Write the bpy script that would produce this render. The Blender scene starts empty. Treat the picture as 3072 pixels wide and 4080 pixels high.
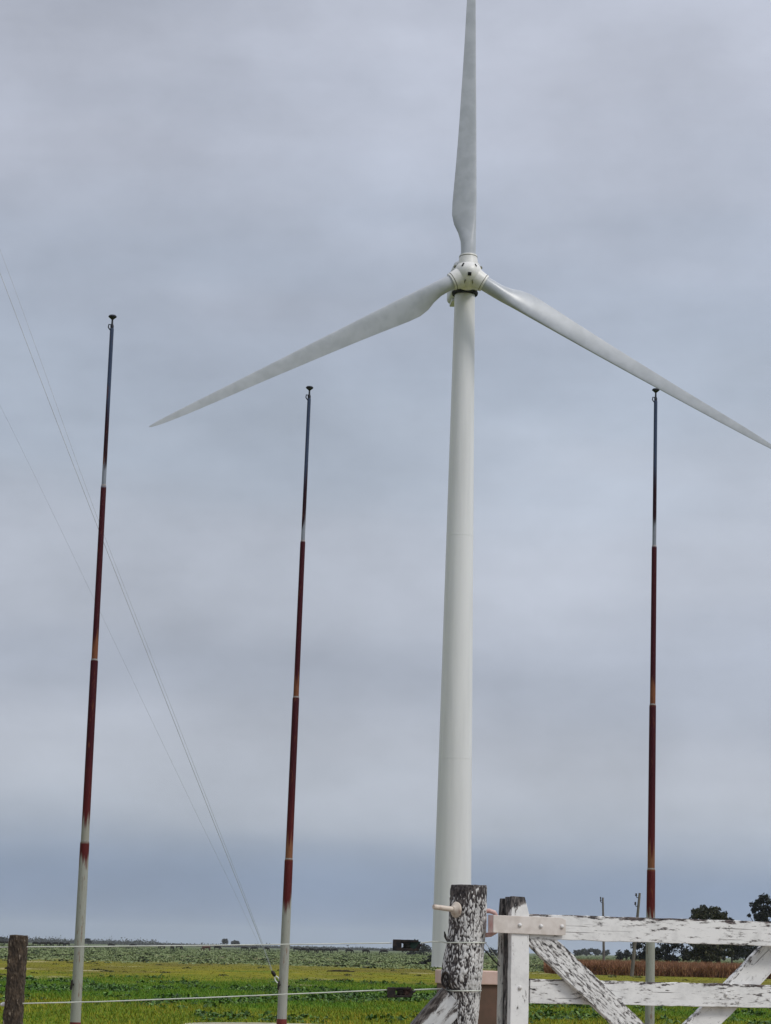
import bpy, math, random
import numpy as np
from mathutils import Vector, Matrix, noise as mnoise

random.seed(7)
rng = np.random.default_rng(11)
scene = bpy.context.scene
col = scene.collection

# ------------------------------------------------------------------ camera
F = 9500.0                      # focal length in photograph pixels (3072 x 4080)
PITCH = math.atan((3783.5 - 2040.0) / F)
ROLL = 0.0230
CAM = Vector((0.0, 0.0, 1.55))
fw = Vector((0, math.cos(PITCH), math.sin(PITCH)))
r0 = Vector((1, 0, 0)); u0 = Vector((0, -math.sin(PITCH), math.cos(PITCH)))
RT = r0 * math.cos(ROLL) + u0 * math.sin(ROLL)
UP = -r0 * math.sin(ROLL) + u0 * math.cos(ROLL)
cd = bpy.data.cameras.new('camera'); cam = bpy.data.objects.new('camera', cd); col.objects.link(cam)
m3 = Matrix((RT, UP, -fw)).transposed()
cam.matrix_world = Matrix.Translation(CAM) @ m3.to_4x4()
cd.sensor_fit = 'HORIZONTAL'; cd.sensor_width = 36.0; cd.lens = 36.0 * F / 3072.0
cd.clip_start = 0.1; cd.clip_end = 60000.0
scene.camera = cam

# ------------------------------------------------------------------ light
SUN_DIR = Vector((0.62, -0.42, 0.80)).normalized()      # towards the sun, behind thin cloud
world = bpy.data.worlds.new('World'); scene.world = world; world.use_nodes = True
wn = world.node_tree; wn.nodes.clear()
def N(nt, t, **kw):
    n = nt.nodes.new(t)
    for k, v in kw.items():
        if k in n.inputs: n.inputs[k].default_value = v
        else: setattr(n, k, v)
    return n
def L(nt, a, b): nt.links.new(a, b)
def M(nt, op, a, b=None, c=None):
    n = nt.nodes.new('ShaderNodeMath'); n.operation = op
    for i, v in enumerate((a, b, c)):
        if v is None: continue
        if isinstance(v, (int, float)): n.inputs[i].default_value = v
        else: nt.links.new(v, n.inputs[i])
    return n.outputs[0]
def ramp(nt, fac, stops, interp='LINEAR'):
    n = nt.nodes.new('ShaderNodeValToRGB'); e = n.color_ramp.elements; n.color_ramp.interpolation = interp
    while len(e) < len(stops): e.new(0.5)
    for i, (p, c) in enumerate(stops):
        e[i].position = p; e[i].color = (*c, 1) if len(c) == 3 else c
    nt.links.new(fac, n.inputs[0]); return n.outputs[0]
def mixc(nt, fac, a, b, blend='MIX'):
    n = nt.nodes.new('ShaderNodeMix'); n.data_type = 'RGBA'; n.blend_type = blend
    for i, v in ((0, fac), (6, a), (7, b)):
        if isinstance(v, (int, float)): n.inputs[i].default_value = v
        elif isinstance(v, tuple): n.inputs[i].default_value = (*v, 1)
        else: nt.links.new(v, n.inputs[i])
    return n.outputs[2]
def s2l(c):
    return tuple(((v / 255) / 12.92 if v / 255 <= 0.04045 else ((v / 255 + 0.055) / 1.055) ** 2.4) for v in c)

sky = N(wn, 'ShaderNodeTexSky'); sky.sky_type = 'NISHITA'; sky.sun_disc = False
sky.sun_elevation = math.asin(SUN_DIR.z); sky.sun_rotation = math.atan2(SUN_DIR.x, SUN_DIR.y)
tc = N(wn, 'ShaderNodeTexCoord')
sep = N(wn, 'ShaderNodeSeparateXYZ'); L(wn, tc.outputs['Generated'], sep.inputs[0])
zc = M(wn, 'MAXIMUM', sep.outputs[2], 0.0)
el = M(wn, 'MULTIPLY', M(wn, 'ARCSINE', zc), 180 / math.pi)              # elevation in degrees
# overcast deck: long stratus streaks, warped by broad soft noise
mp = N(wn, 'ShaderNodeMapping'); mp.inputs['Scale'].default_value = (3.0, 3.0, 15.0); mp.inputs['Location'].default_value = (3.1, 0.4, 1.7)
L(wn, tc.outputs['Generated'], mp.inputs[0])
n1 = N(wn, 'ShaderNodeTexNoise', Scale=1.0, Detail=4.0, Roughness=0.5); L(wn, mp.outputs[0], n1.inputs['Vector'])
mp2 = N(wn, 'ShaderNodeMapping'); mp2.inputs['Scale'].default_value = (6.0, 6.0, 9.0); mp2.inputs['Location'].default_value = (9.3, 2.2, 5.1)
mp2.inputs['Rotation'].default_value = (0.15, 0.5, 0.0); mp2.inputs['Scale'].default_value = (5.5, 5.5, 8.5)
L(wn, tc.outputs['Generated'], mp2.inputs[0])
n2 = N(wn, 'ShaderNodeTexNoise', Scale=1.0, Detail=8.0, Roughness=0.58); L(wn, mp2.outputs[0], n2.inputs['Vector'])
mp3 = N(wn, 'ShaderNodeMapping'); mp3.inputs['Scale'].default_value = (9.0, 9.0, 62.0); mp3.inputs['Location'].default_value = (1.3, 7.2, 3.1)
L(wn, tc.outputs['Generated'], mp3.inputs[0])
n3 = N(wn, 'ShaderNodeTexNoise', Scale=1.0, Detail=3.0, Roughness=0.5); L(wn, mp3.outputs[0], n3.inputs['Vector'])
warp = M(wn, 'ADD', 1.0, M(wn, 'MULTIPLY', M(wn, 'SUBTRACT', n1.outputs[0], 0.5), 0.80))
elw = M(wn, 'DIVIDE', M(wn, 'MULTIPLY', el, warp), 60.0)
SKY = [(0.0, (139, 157, 187)), (0.7, (132, 150, 181)), (1.7, (132, 150, 179)), (2.3, (150, 163, 185)), (3.0, (176, 184, 198)),
       (4.2, (186, 191, 203)), (5.4, (174, 181, 196)), (7.0, (176, 183, 198)), (8.5, (184, 190, 203)), (10.2, (188, 194, 207)),
       (12.5, (178, 188, 203)), (15.0, (174, 184, 201)), (18.0, (179, 186, 201)), (22.0, (184, 189, 203)), (30.0, (190, 195, 208)), (60.0, (212, 215, 224))]
deck = ramp(wn, elw, [(e / 60.0, s2l(c)) for e, c in SKY], 'B_SPLINE')
b1 = M(wn, 'MULTIPLY', M(wn, 'SUBTRACT', n2.outputs[0], 0.56), 0.82)
b2 = M(wn, 'MULTIPLY', M(wn, 'SUBTRACT', n3.outputs[0], 0.5), 0.13)
# overcast skies brighten steadily towards the zenith
zen = M(wn, 'ADD', 1.0, M(wn, 'MULTIPLY', M(wn, 'POWER', zc, 2.0), 0.9))
sunward = M(wn, 'MULTIPLY', sep.outputs[0], 0.30)      # the veiled sun is to the right
bri = M(wn, 'MULTIPLY', M(wn, 'ADD', 1.0, M(wn, 'ADD', sunward, M(wn, 'ADD', b1, b2))), zen)
comb = N(wn, 'ShaderNodeCombineXYZ')
for i in range(3): L(wn, bri, comb.inputs[i])
deckb = mixc(wn, 1.0, deck, comb.outputs[0], 'MULTIPLY')
clear = mixc(wn, 1.0, sky.outputs[0], (0.10, 0.10, 0.10), 'MULTIPLY')
both = mixc(wn, 0.94, clear, deckb)
bg = N(wn, 'ShaderNodeBackground'); bg.inputs['Strength'].default_value = 1.0
L(wn, both, bg.inputs[0])
wo = N(wn, 'ShaderNodeOutputWorld'); L(wn, bg.outputs[0], wo.inputs[0])

sd = bpy.data.lights.new('sun', 'SUN'); sd.energy = 1.5; sd.angle = math.radians(14); sd.color = (1.0, 0.965, 0.91)
sun = bpy.data.objects.new('sun', sd); col.objects.link(sun)
sun.rotation_euler = SUN_DIR.to_track_quat('Z', 'Y').to_euler(); sun.location = (30, -20, 60)
vs = scene.view_settings; vs.view_transform = 'Standard'; vs.look = 'None'; vs.exposure = 0.0; vs.gamma = 1.0; vs.use_curve_mapping = False
scene.cycles.use_denoising = True
scene.cycles.max_bounces = 6; scene.cycles.volume_bounces = 1

# ------------------------------------------------------------------ helpers
def ray(px, py):
    return fw + RT * ((px - 1536.0) / F) + UP * ((2040.0 - py) / F)
def at(px, py, Y):
    d = ray(px, py); return CAM + d * (Y / d.y)
def gnd(px, py, z=0.0):
    d = ray(px, py); return CAM + d * ((z - CAM.z) / d.z)

def tag(o, label=None, cat=None, group=None, kind=None):
    if label: o['label'] = label
    if cat: o['category'] = cat
    if group: o['group'] = group
    if kind: o['kind'] = kind
    return o
def empty(name, loc, label, cat, group=None):
    o = bpy.data.objects.new(name, None); col.objects.link(o); o.location = loc
    o.empty_display_size = 0.2
    return tag(o, label, cat, group)

class MB:
    def __init__(self): self.v = []; self.f = []
    def add(self, vs, fs):
        b = len(self.v); self.v += [tuple(p) for p in vs]; self.f += [tuple(i + b for i in q) for q in fs]
        return self
    def box(self, c, s, mat=None, taper=None):
        x, y, z = (k / 2 for k in s); vs = []
        for dz in (-1, 1):
            for dx, dy in ((-1, -1), (1, -1), (1, 1), (-1, 1)):
                k = taper if (taper and dz > 0) else (1, 1)
                p = Vector((dx * x * k[0], dy * y * k[1], dz * z))
                if mat: p = mat @ p
                vs.append(p + Vector(c))
        return self.add(vs, [(3, 2, 1, 0), (4, 5, 6, 7), (0, 1, 5, 4), (1, 2, 6, 5), (2, 3, 7, 6), (3, 0, 4, 7)])
    def tube(self, pts, rad, seg=12, cap=True):
        pts = [Vector(p) for p in pts]; n = len(pts)
        if not hasattr(rad, '__len__'): rad = [rad] * n
        vs = []; fs = []; ref = None
        for i, p in enumerate(pts):
            t = (pts[min(i + 1, n - 1)] - pts[max(i - 1, 0)]).normalized()
            if ref is None:
                ref = Vector((0, 0, 1)) if abs(t.z) < 0.9 else Vector((0, 1, 0))
            a = (ref - t * ref.dot(t)).normalized(); b = t.cross(a); ref = a
            for k in range(seg):
                w = 2 * math.pi * k / seg
                vs.append(p + (a * math.cos(w) + b * math.sin(w)) * rad[i])
        for i in range(n - 1):
            for k in range(seg):
                k2 = (k + 1) % seg
                fs.append((i * seg + k, i * seg + k2, (i + 1) * seg + k2, (i + 1) * seg + k))
        if cap:
            fs.append(tuple(range(seg))[::-1]); fs.append(tuple(range((n - 1) * seg, n * seg)))
        return self.add(vs, fs)
    def lathe(self, o, axis, prof, seg=24):
        """prof: (distance along axis, radius)"""
        axis = Vector(axis).normalized()
        return self.tube([Vector(o) + axis * a for a, r in prof], [r for a, r in prof], seg)
    def build(self, name, mat, parent=None, origin=(0, 0, 0), smooth=False, bevel=0.0):
        me = bpy.data.meshes.new(name); o3 = Vector(origin)
        me.from_pydata([tuple(Vector(p) - o3) for p in self.v], [], self.f); me.update()
        me.materials.append(mat)
        if smooth:
            me.polygons.foreach_set('use_smooth', [True] * len(me.polygons))
            me.set_sharp_from_angle(angle=math.radians(40))
        o = bpy.data.objects.new(name, me); col.objects.link(o)
        if parent is not None: o.parent = parent
        else: o.location = origin
        if bevel:
            b = o.modifiers.new('bevel', 'BEVEL'); b.width = bevel; b.segments = 2; b.limit_method = 'ANGLE'
        return o
def np_obj(name, verts, faces, mat, tint=None, parent=None, loc=(0, 0, 0), smooth=False):
    """fast mesh from numpy arrays; faces (n, k); tint (nverts, 3)"""
    me = bpy.data.meshes.new(name); n, k = faces.shape
    me.vertices.add(len(verts)); me.vertices.foreach_set('co', np.asarray(verts, dtype=np.float32).ravel())
    me.loops.add(n * k); me.loops.foreach_set('vertex_index', faces.astype(np.int32).ravel())
    me.polygons.add(n); me.polygons.foreach_set('loop_start', np.arange(0, n * k, k, dtype=np.int32))
    me.polygons.foreach_set('loop_total', np.full(n, k, dtype=np.int32))
    if smooth: me.polygons.foreach_set('use_smooth', np.ones(n, dtype=bool))
    me.update(calc_edges=True)
    if tint is not None:
        a = me.attributes.new('tint', 'FLOAT_COLOR', 'POINT')
        c = np.ones((len(verts), 4), dtype=np.float32); c[:, :3] = tint
        a.data.foreach_set('color', c.ravel())
    me.materials.append(mat)
    o = bpy.data.objects.new(name, me); col.objects.link(o)
    if parent is not None: o.parent = parent
    o.location = loc
    return o

# ------------------------------------------------------------------ materials
def newmat(name):
    m = bpy.data.materials.new(name); m.use_nodes = True
    nt = m.node_tree; return m, nt, nt.nodes['Principled BSDF']
def coords(nt, scale=(1, 1, 1), loc=(0, 0, 0), rnd=True):
    t = N(nt, 'ShaderNodeTexCoord'); m = N(nt, 'ShaderNodeMapping')
    m.inputs['Scale'].default_value = scale; m.inputs['Location'].default_value = loc
    L(nt, t.outputs['Object'], m.inputs[0])
    if not rnd: return m.outputs[0]
    oi = N(nt, 'ShaderNodeObjectInfo'); a = N(nt, 'ShaderNodeVectorMath'); a.operation = 'ADD'
    L(nt, m.outputs[0], a.inputs[0])
    k = M(nt, 'MULTIPLY', oi.outputs['Random'], 37.0)
    cx = N(nt, 'ShaderNodeCombineXYZ')
    for i in range(3): L(nt, k, cx.inputs[i])
    L(nt, cx.outputs[0], a.inputs[1]); return a.outputs[0]
def noise(nt, vec, scale, detail=4, rough=0.55):
    n = N(nt, 'ShaderNodeTexNoise', Scale=scale, Detail=detail, Roughness=rough); L(nt, vec, n.inputs['Vector']); return n.outputs[0]
def sstep(nt, v, a, b):
    n = N(nt, 'ShaderNodeMapRange'); n.interpolation_type = 'SMOOTHSTEP'
    n.inputs[1].default_value = a; n.inputs[2].default_value = b; L(nt, v, n.inputs[0]); return n.outputs[0]
def bump(nt, h, bs, strength, dist):
    b = N(nt, 'ShaderNodeBump'); b.inputs['Strength'].default_value = strength; b.inputs['Distance'].default_value = dist
    L(nt, h, b.inputs['Height']); L(nt, b.outputs[0], bs.inputs['Normal'])
def plain(name, c, c2, rough=0.6, scale=5.0, stretch=(1, 1, 1), metal=0.0, bmp=0.0, lo=0.35, hi=0.65):
    m, nt, bs = newmat(name); v = coords(nt, stretch); n = noise(nt, v, scale, 5, 0.6)
    L(nt, mixc(nt, sstep(nt, n, lo, hi), c, c2), bs.inputs['Base Color'])
    bs.inputs['Roughness'].default_value = rough; bs.inputs['Metallic'].default_value = metal
    if max(c) < 0.06: bs.inputs['Specular IOR Level'].default_value = 0.12
    if bmp: bump(nt, n, bs, 0.5, bmp)
    return m
def peel(name, paint, wood, stretch, scale, thr, soft=0.03, patch=0.10, edge=None, bare_z=None, wood2=None, grime=0.12):
    """flaking paint over weathered wood. stretch: scale per local axis (x along the board);
    edge=(half_width, reach, gain): more wear along the upper (+y local) edge; bare_z=(z0, z1): paint gone above"""
    m, nt, bs = newmat(name); v = coords(nt, stretch)
    a = noise(nt, v, scale, 6, 0.68)
    v2 = coords(nt, (1, 1, 1)); p = noise(nt, v2, 3.2, 2, 0.5)
    fine = noise(nt, v, scale * 5.5, 3, 0.6)
    f = M(nt, 'ADD', a, M(nt, 'MULTIPLY', M(nt, 'SUBTRACT', p, 0.5), patch * 2))
    f = M(nt, 'ADD', f, M(nt, 'MULTIPLY', M(nt, 'SUBTRACT', fine, 0.5), 0.10))
    t = N(nt, 'ShaderNodeTexCoord'); sp = N(nt, 'ShaderNodeSeparateXYZ'); L(nt, t.outputs['Object'], sp.inputs[0])
    if edge:
        hw, reach, gain = edge
        e = sstep(nt, sp.outputs[1], hw - reach, hw + reach * 0.15)
        f = M(nt, 'SUBTRACT', f, M(nt, 'MULTIPLY', e, gain))
    if bare_z:
        zz = M(nt, 'ADD', sp.outputs[2], M(nt, 'ADD', M(nt, 'MULTIPLY', sp.outputs[0], bare_z[2]), M(nt, 'MULTIPLY', M(nt, 'SUBTRACT', p, 0.5), 0.08)))
        f = M(nt, 'SUBTRACT', f, M(nt, 'MULTIPLY', sstep(nt, zz, bare_z[0], bare_z[1]), 0.35))
    k = sstep(nt, f, thr - soft, thr + soft)
    ck = noise(nt, coords(nt, (stretch[0] * 0.13, stretch[1] * 2.0, stretch[2] * (2.0 if stretch[2] > 15 else 0.3))), scale, 3, 0.5)
    crack = sstep(nt, ck, 0.335, 0.30)
    k = M(nt, 'MULTIPLY', k, M(nt, 'SUBTRACT', 1.0, M(nt, 'MULTIPLY', crack, 0.8)))
    worn = sstep(nt, f, thr + soft + 0.06, thr + soft)
    g = noise(nt, v2, 11.0, 5, 0.65)
    pc = mixc(nt, M(nt, 'MULTIPLY', sstep(nt, g, 0.42, 0.75), grime * 4), paint, tuple(c * 0.62 for c in paint))
    grain = noise(nt, coords(nt, tuple(c * 1.6 for c in stretch)), scale, 4, 0.6)
    wc = mixc(nt, sstep(nt, grain, 0.40, 0.66), wood, wood2 or (0.20, 0.18, 0.165))
    pc = mixc(nt, M(nt, 'MULTIPLY', worn, 0.55), pc, (0.38, 0.36, 0.34))
    L(nt, mixc(nt, k, wc, pc), bs.inputs['Base Color'])
    bs.inputs['Roughness'].default_value = 0.72
    h = M(nt, 'ADD', k, M(nt, 'MULTIPLY', fine, 0.35)); bump(nt, h, bs, 0.8, 0.003)
    return m
def foliage(name, base, rough=0.65, transl=0.0):
    m, nt, bs = newmat(name)
    at_ = N(nt, 'ShaderNodeAttribute'); at_.attribute_name = 'tint'
    L(nt, mixc(nt, 1.0, base, at_.outputs['Color'], 'MULTIPLY'), bs.inputs['Base Color'])
    bs.inputs['Roughness'].default_value = rough
    try: bs.inputs['Specular IOR Level'].default_value = 0.25
    except Exception: pass
    return m

WHITE = (0.79, 0.782, 0.755); BLACKWOOD = (0.018, 0.015, 0.016)
M_tower = plain('tower_paint', (0.735, 0.735, 0.735), (0.645, 0.645, 0.645), 0.42, 1.1, (1, 1, 0.06), lo=0.3, hi=0.75)
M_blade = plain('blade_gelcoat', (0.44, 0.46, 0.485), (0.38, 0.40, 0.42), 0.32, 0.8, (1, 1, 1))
M_hub = plain('hub_fibreglass', (0.76, 0.745, 0.71), (0.66, 0.65, 0.61), 0.4, 0.9)
M_dark = plain('dark_gap', (0.012, 0.012, 0.014), (0.02, 0.02, 0.02), 0.8, 3.0)
M_stain = plain('grease_stain', (0.10, 0.10, 0.06), (0.20, 0.19, 0.13), 0.6, 3.0)
M_nac = plain('nacelle_shell', (0.58, 0.59, 0.58), (0.50, 0.51, 0.50), 0.45, 0.7)
M_strap = plain('painted_iron', (0.70, 0.645, 0.59), (0.58, 0.52, 0.465), 0.55, 14.0, bmp=0.001)
M_bolt = plain('painted_bolt', (0.72, 0.71, 0.69), (0.60, 0.58, 0.55), 0.45, 30.0)
M_pink = plain('pink_primer', (0.55, 0.30, 0.26), (0.66, 0.50, 0.45), 0.5, 12.0)
M_pin = plain('pin_paint', (0.60, 0.52, 0.43), (0.30, 0.20, 0.15), 0.5, 22.0, lo=0.48, hi=0.75, bmp=0.001)
M_wire = plain('fence_wire_coat', (0.62, 0.64, 0.56), (0.50, 0.52, 0.45), 0.5, 8.0)
M_guy = plain('guy_cable', (0.26, 0.27, 0.28), (0.34, 0.35, 0.36), 0.5, 2.0, metal=0.4)
M_strain = plain('strainer_iron', (0.016, 0.016, 0.018), (0.045, 0.035, 0.028), 0.6, 30.0)
M_strain_g = plain('strainer_green', (0.012, 0.030, 0.024), (0.03, 0.05, 0.04), 0.55, 40.0)
M_strain_r = plain('strainer_rust', (0.025, 0.012, 0.010), (0.09, 0.06, 0.045), 0.6, 45.0)
M_strain_c = plain('wound_wire', (0.03, 0.028, 0.026), (0.08, 0.07, 0.06), 0.5, 40.0)
M_cap = plain('pillar_cap', (0.58, 0.40, 0.33), (0.64, 0.47, 0.40), 0.8, 9.0, bmp=0.002)
M_pillar = plain('pillar_render', (0.135, 0.075, 0.05), (0.10, 0.062, 0.04), 0.85, 6.0, bmp=0.003)
M_upole = plain('weathered_pole', (0.16, 0.145, 0.12), (0.10, 0.09, 0.08), 0.85, 3.0, (3, 3, 0.4))
M_bark = plain('tree_bark', (0.06, 0.05, 0.042), (0.10, 0.085, 0.07), 0.9, 4.0, (1, 1, 0.3))
M_cow_black = plain('black_hide', (0.012, 0.011, 0.012), (0.02, 0.018, 0.018), 0.6, 2.0)
M_cow_red = plain('red_hide', (0.07, 0.018, 0.012), (0.05, 0.014, 0.01), 0.6, 2.0)
M_path = plain('pale_gravel', (0.40, 0.37, 0.28), (0.27, 0.25, 0.17), 0.95, 8.0, bmp=0.01)

# ------------------------------------------------------------------ ground
def ground_material():
    m, nt, bs = newmat('pasture')
    t = N(nt, 'ShaderNodeTexCoord'); sp = N(nt, 'ShaderNodeSeparateXYZ'); L(nt, t.outputs['Object'], sp.inputs[0])
    # zones of the pasture by distance into the field, edges wandering with noise
    vz = coords(nt, (0.11, 0.022, 1), rnd=False); nz = noise(nt, vz, 1.0, 5, 0.65)
    lg = M(nt, 'LOGARITHM', sp.outputs[1], 10.0)
    lg = M(nt, 'ADD', lg, M(nt, 'MULTIPLY', M(nt, 'SUBTRACT', nz, 0.5), 0.26))
    f = M(nt, 'DIVIDE', M(nt, 'SUBTRACT', lg, 1.4), 2.0)
    def pos(y): return (math.log10(y) - 1.4) / 2.0
    zone = ramp(nt, f, [(0.0, (0.24, 0.205, 0.16)), (pos(33), (0.20, 0.18, 0.12)), (pos(36), (0.125, 0.165, 0.010)), (pos(59), (0.135, 0.165, 0.010)), (pos(66), (0.065, 0.145, 0.010)), (pos(84), (0.058, 0.138, 0.009)),  # nearest pale dirt is out of view, added to bounce neutral light
                        (pos(116), (0.150, 0.165, 0.012)), (pos(145), (0.175, 0.170, 0.013)), (pos(190), (0.155, 0.145, 0.022)),
                        (pos(235), (0.165, 0.19, 0.075)), (pos(600), (0.15, 0.195, 0.085)), (pos(1100), (0.10, 0.13, 0.07))])
    v1 = coords(nt, (0.6, 0.25, 1), rnd=False); a = noise(nt, v1, 1.0, 6, 0.7)
    c = mixc(nt, sstep(nt, a, 0.50, 0.66), zone, mixc(nt, 1.0, zone, (1.5, 1.28, 1.1), 'MULTIPLY'))
    c = mixc(nt, sstep(nt, a, 0.47, 0.34), c, mixc(nt, 1.0, zone, (0.52, 0.68, 0.6), 'MULTIPLY'))
    vb = coords(nt, (0.09, 0.03, 1), (7, 1, 0), rnd=False); bb = noise(nt, vb, 1.0, 5, 0.65)
    c = mixc(nt, M(nt, 'MULTIPLY', sstep(nt, bb, 0.50, 0.62), M(nt, 'MULTIPLY', sstep(nt, sp.outputs[1], 95, 120), 0.6)), c, (0.115, 0.095, 0.022))
    c = mixc(nt, M(nt, 'MULTIPLY', sstep(nt, bb, 0.45, 0.34), M(nt, 'MULTIPLY', sstep(nt, sp.outputs[1], 230, 150), 0.7)), c, (0.085, 0.145, 0.012))
    # bare sandy patches, only in the middle distance
    v2 = coords(nt, (0.16, 0.055, 1), (3, 8, 0), rnd=False); b = noise(nt, v2, 1.0, 4, 0.6)
    mid = M(nt, 'MULTIPLY', sstep(nt, sp.outputs[1], 88, 100), sstep(nt, sp.outputs[1], 230, 190))
    c = mixc(nt, M(nt, 'MULTIPLY', M(nt, 'MULTIPLY', sstep(nt, b, 0.60, 0.65), mid), 0.85), c, (0.34, 0.30, 0.15))
    # pinkish dry stubble patches farther out
    v3 = coords(nt, (0.02, 0.008, 1), (5, 3, 0), rnd=False); d = noise(nt, v3, 1.0, 3, 0.55)
    far = M(nt, 'MULTIPLY', sstep(nt, sp.outputs[1], 170, 260), sstep(nt, sp.outputs[1], 700, 400))
    c = mixc(nt, M(nt, 'MULTIPLY', M(nt, 'MULTIPLY', sstep(nt, d, 0.55, 0.68), far), 0.6), c, (0.22, 0.17, 0.11))
    L(nt, c, bs.inputs['Base Color']); bs.inputs['Roughness'].default_value = 1.0
    bs.inputs['Specular IOR Level'].default_value = 0.05
    v4 = coords(nt, (3, 1.5, 1), rnd=False); bump(nt, noise(nt, v4, 1.0, 5, 0.7), bs, 0.6, 0.08)
    return m
M_ground = ground_material()
g = MB().add([(-9000, -60, 0), (9000, -60, 0), (9000, 14000, 0), (-9000, 14000, 0)], [(0, 1, 2, 3)]).build('ground', M_ground)
tag(g, 'flat grassy pasture reaching to the horizon', kind='structure')
# pale gravel apron by the flagpoles: only its far rim is in the picture
pc = gnd(1135, 4078.6); R_ap = 2.0
mb = MB(); ring = [(pc.x + R_ap * math.cos(a), pc.y - R_ap + R_ap * math.sin(a)) for a in np.linspace(0, 2 * math.pi, 160, endpoint=False)]
vsr = [(x, y, 0.012) for x, y in ring] + [(x, y, 0.0) for x, y in ring]; nr = len(ring)
mb.add(vsr, [tuple(range(nr))] + [(i, i + nr, (i + 1) % nr + nr, (i + 1) % nr) for i in range(nr)])
tag(mb.build('path', M_path), 'pale gravel apron around the flagpole', kind='structure')

# ------------------------------------------------------------------ grass, weeds and tussocks (uncountable)
def vnoise(x, y, s, seed=0.0):
    return np.array([mnoise.noise((a * s + seed, b * s * 0.6 - seed, seed)) for a, b in zip(x, y)])
def blades(name, n, y0, y1, hmin, hmax, w, cols, mat, label, mask=None, lean=0.5, xpad=2.5, patchy=False):
    # uniform over the visible wedge
    y = np.sqrt(rng.uniform(y0 ** 2, y1 ** 2, n)); x = rng.uniform(-0.166, 0.166, n) * y + rng.uniform(-xpad, xpad, n)
    if mask is not None:
        k = mask(x, y); x, y = x[k], y[k]
    k = np.hypot(x - pc.x, y - (pc.y - R_ap)) > R_ap - 0.1; x, y = x[k], y[k]
    n = len(x)
    h = rng.uniform(hmin, hmax, n) * (0.7 + 0.6 * rng.random(n)); th = rng.uniform(0, math.pi, n); ph = rng.uniform(0, 2 * math.pi, n)
    ww = w * rng.uniform(0.6, 1.4, n)
    v = np.zeros((n, 3, 3), dtype=np.float32)
    v[:, 0] = np.stack([x - ww * np.cos(th), y - ww * np.sin(th), np.zeros(n)], 1)
    v[:, 1] = np.stack([x + ww * np.cos(th), y + ww * np.sin(th), np.zeros(n)], 1)
    v[:, 2] = np.stack([x + lean * h * np.cos(ph), y + lean * h * np.sin(ph), h], 1)
    ci = rng.integers(0, len(cols), n); c = np.array(cols)[ci] * rng.uniform(0.75, 1.3, (n, 1))
    if patchy:
        g = np.clip(0.5 + 0.9 * vnoise(x, y, 0.12, 9.0) + 0.5 * vnoise(x, y, 0.5, 2.0) - (y - 63) / 30, 0, 1)[:, None]
        c = c * ((1 - g) * np.array([0.72, 0.92, 0.8]) + g * np.array([1.55, 1.06, 0.9]))
    tint = np.repeat(c, 3, axis=0)
    f = np.arange(n * 3).reshape(n, 3)
    o = np_obj(name, v.reshape(-1, 3), f, mat, tint); tag(o, label, kind='stuff'); return o
M_grass = foliage('grass_blades', (1, 1, 1), 0.7)
def green_zone(x, y):
    q = vnoise(x, y, 0.16, 3.0) * 26 + rng.normal(size=len(x)) * 9
    return (y + q < 104)
blades('grass', 230000, 46, 128, 0.03, 0.10, 0.014, [(0.145, 0.205, 0.012), (0.11, 0.19, 0.011), (0.185, 0.21, 0.016), (0.09, 0.175, 0.010)], M_grass,
       'short green pasture grass beyond the fence', green_zone, patchy=True)
blades('dry_grass', 16000, 95, 225, 0.012, 0.04, 0.05, [(0.20, 0.195, 0.018), (0.18, 0.185, 0.016), (0.22, 0.20, 0.03)], M_grass,
       'short yellowish grass in the middle distance')

def clumps(cx, cy, rad, hgt, leaves, leaf, cols, far=False):
    """leafy clumps: quads spread over low domes; returns verts, faces, tint"""
    n = len(cx); k = leaves; t = n * k
    X = np.repeat(cx, k); Y = np.repeat(cy, k); R = np.repeat(rad, k); H = np.repeat(hgt, k)
    a = rng.uniform(0, 2 * math.pi, t); r = np.sqrt(rng.random(t)); zz = np.sqrt(np.clip(1 - r ** 2, 0, 1)) * rng.uniform(0.35, 1.0, t)
    p = np.stack([X + R * r * np.cos(a), Y + R * r * np.sin(a), H * zz + 0.01], 1)
    return leafquads(p, (leaf * np.repeat(rad / rad.mean(), k) if not far else 0.07 + 0.00022 * Y), cols, up=0.45 if not far else 0.9, shade=(0.7, 1.3) if not far else (0.85, 1.15))
def leafquads(p, size, cols, up=0.0, shade=(0.7, 1.3)):
    t = len(p)
    nrm = rng.normal(size=(t, 3)); nrm[:, 2] = np.abs(nrm[:, 2]) + up; nrm /= np.linalg.norm(nrm, axis=1, keepdims=True)
    a = np.cross(nrm, rng.normal(size=(t, 3))); a /= np.linalg.norm(a, axis=1, keepdims=True); b = np.cross(nrm, a)
    s = (np.asarray(size) * rng.uniform(0.6, 1.4, t))[:, None]
    v = np.stack([p - a * s, p + b * s * 0.55, p + a * s, p - b * s * 0.55], 1)
    c = np.array(cols)[rng.integers(0, len(cols), t)] * rng.uniform(*shade, (t, 1))
    return v.reshape(-1, 3), np.arange(t * 4).reshape(t, 4), np.repeat(c, 4, axis=0)
M_weed = foliage('weed_leaves', (1, 1, 1), 0.55)
n = 30000
y = np.sqrt(rng.uniform(47 ** 2, 118 ** 2, n)); x = rng.uniform(-0.17, 0.17, n) * y
q = vnoise(x, y, 0.22, 1.7) + 0.6 * vnoise(x, y, 0.8, 5.1) - 0.9 * np.abs(y - 78) / 40 + 0.10
foot = at(1122, 4074, 49.2)
k = (q > rng.uniform(-0.25, 0.55, n)) & ~((np.abs(x - foot.x) < 0.45) & (y < 50.5)) & (np.hypot(x - pc.x, y - (pc.y - R_ap)) > R_ap + 0.25); x, y = x[k], y[k]
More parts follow.
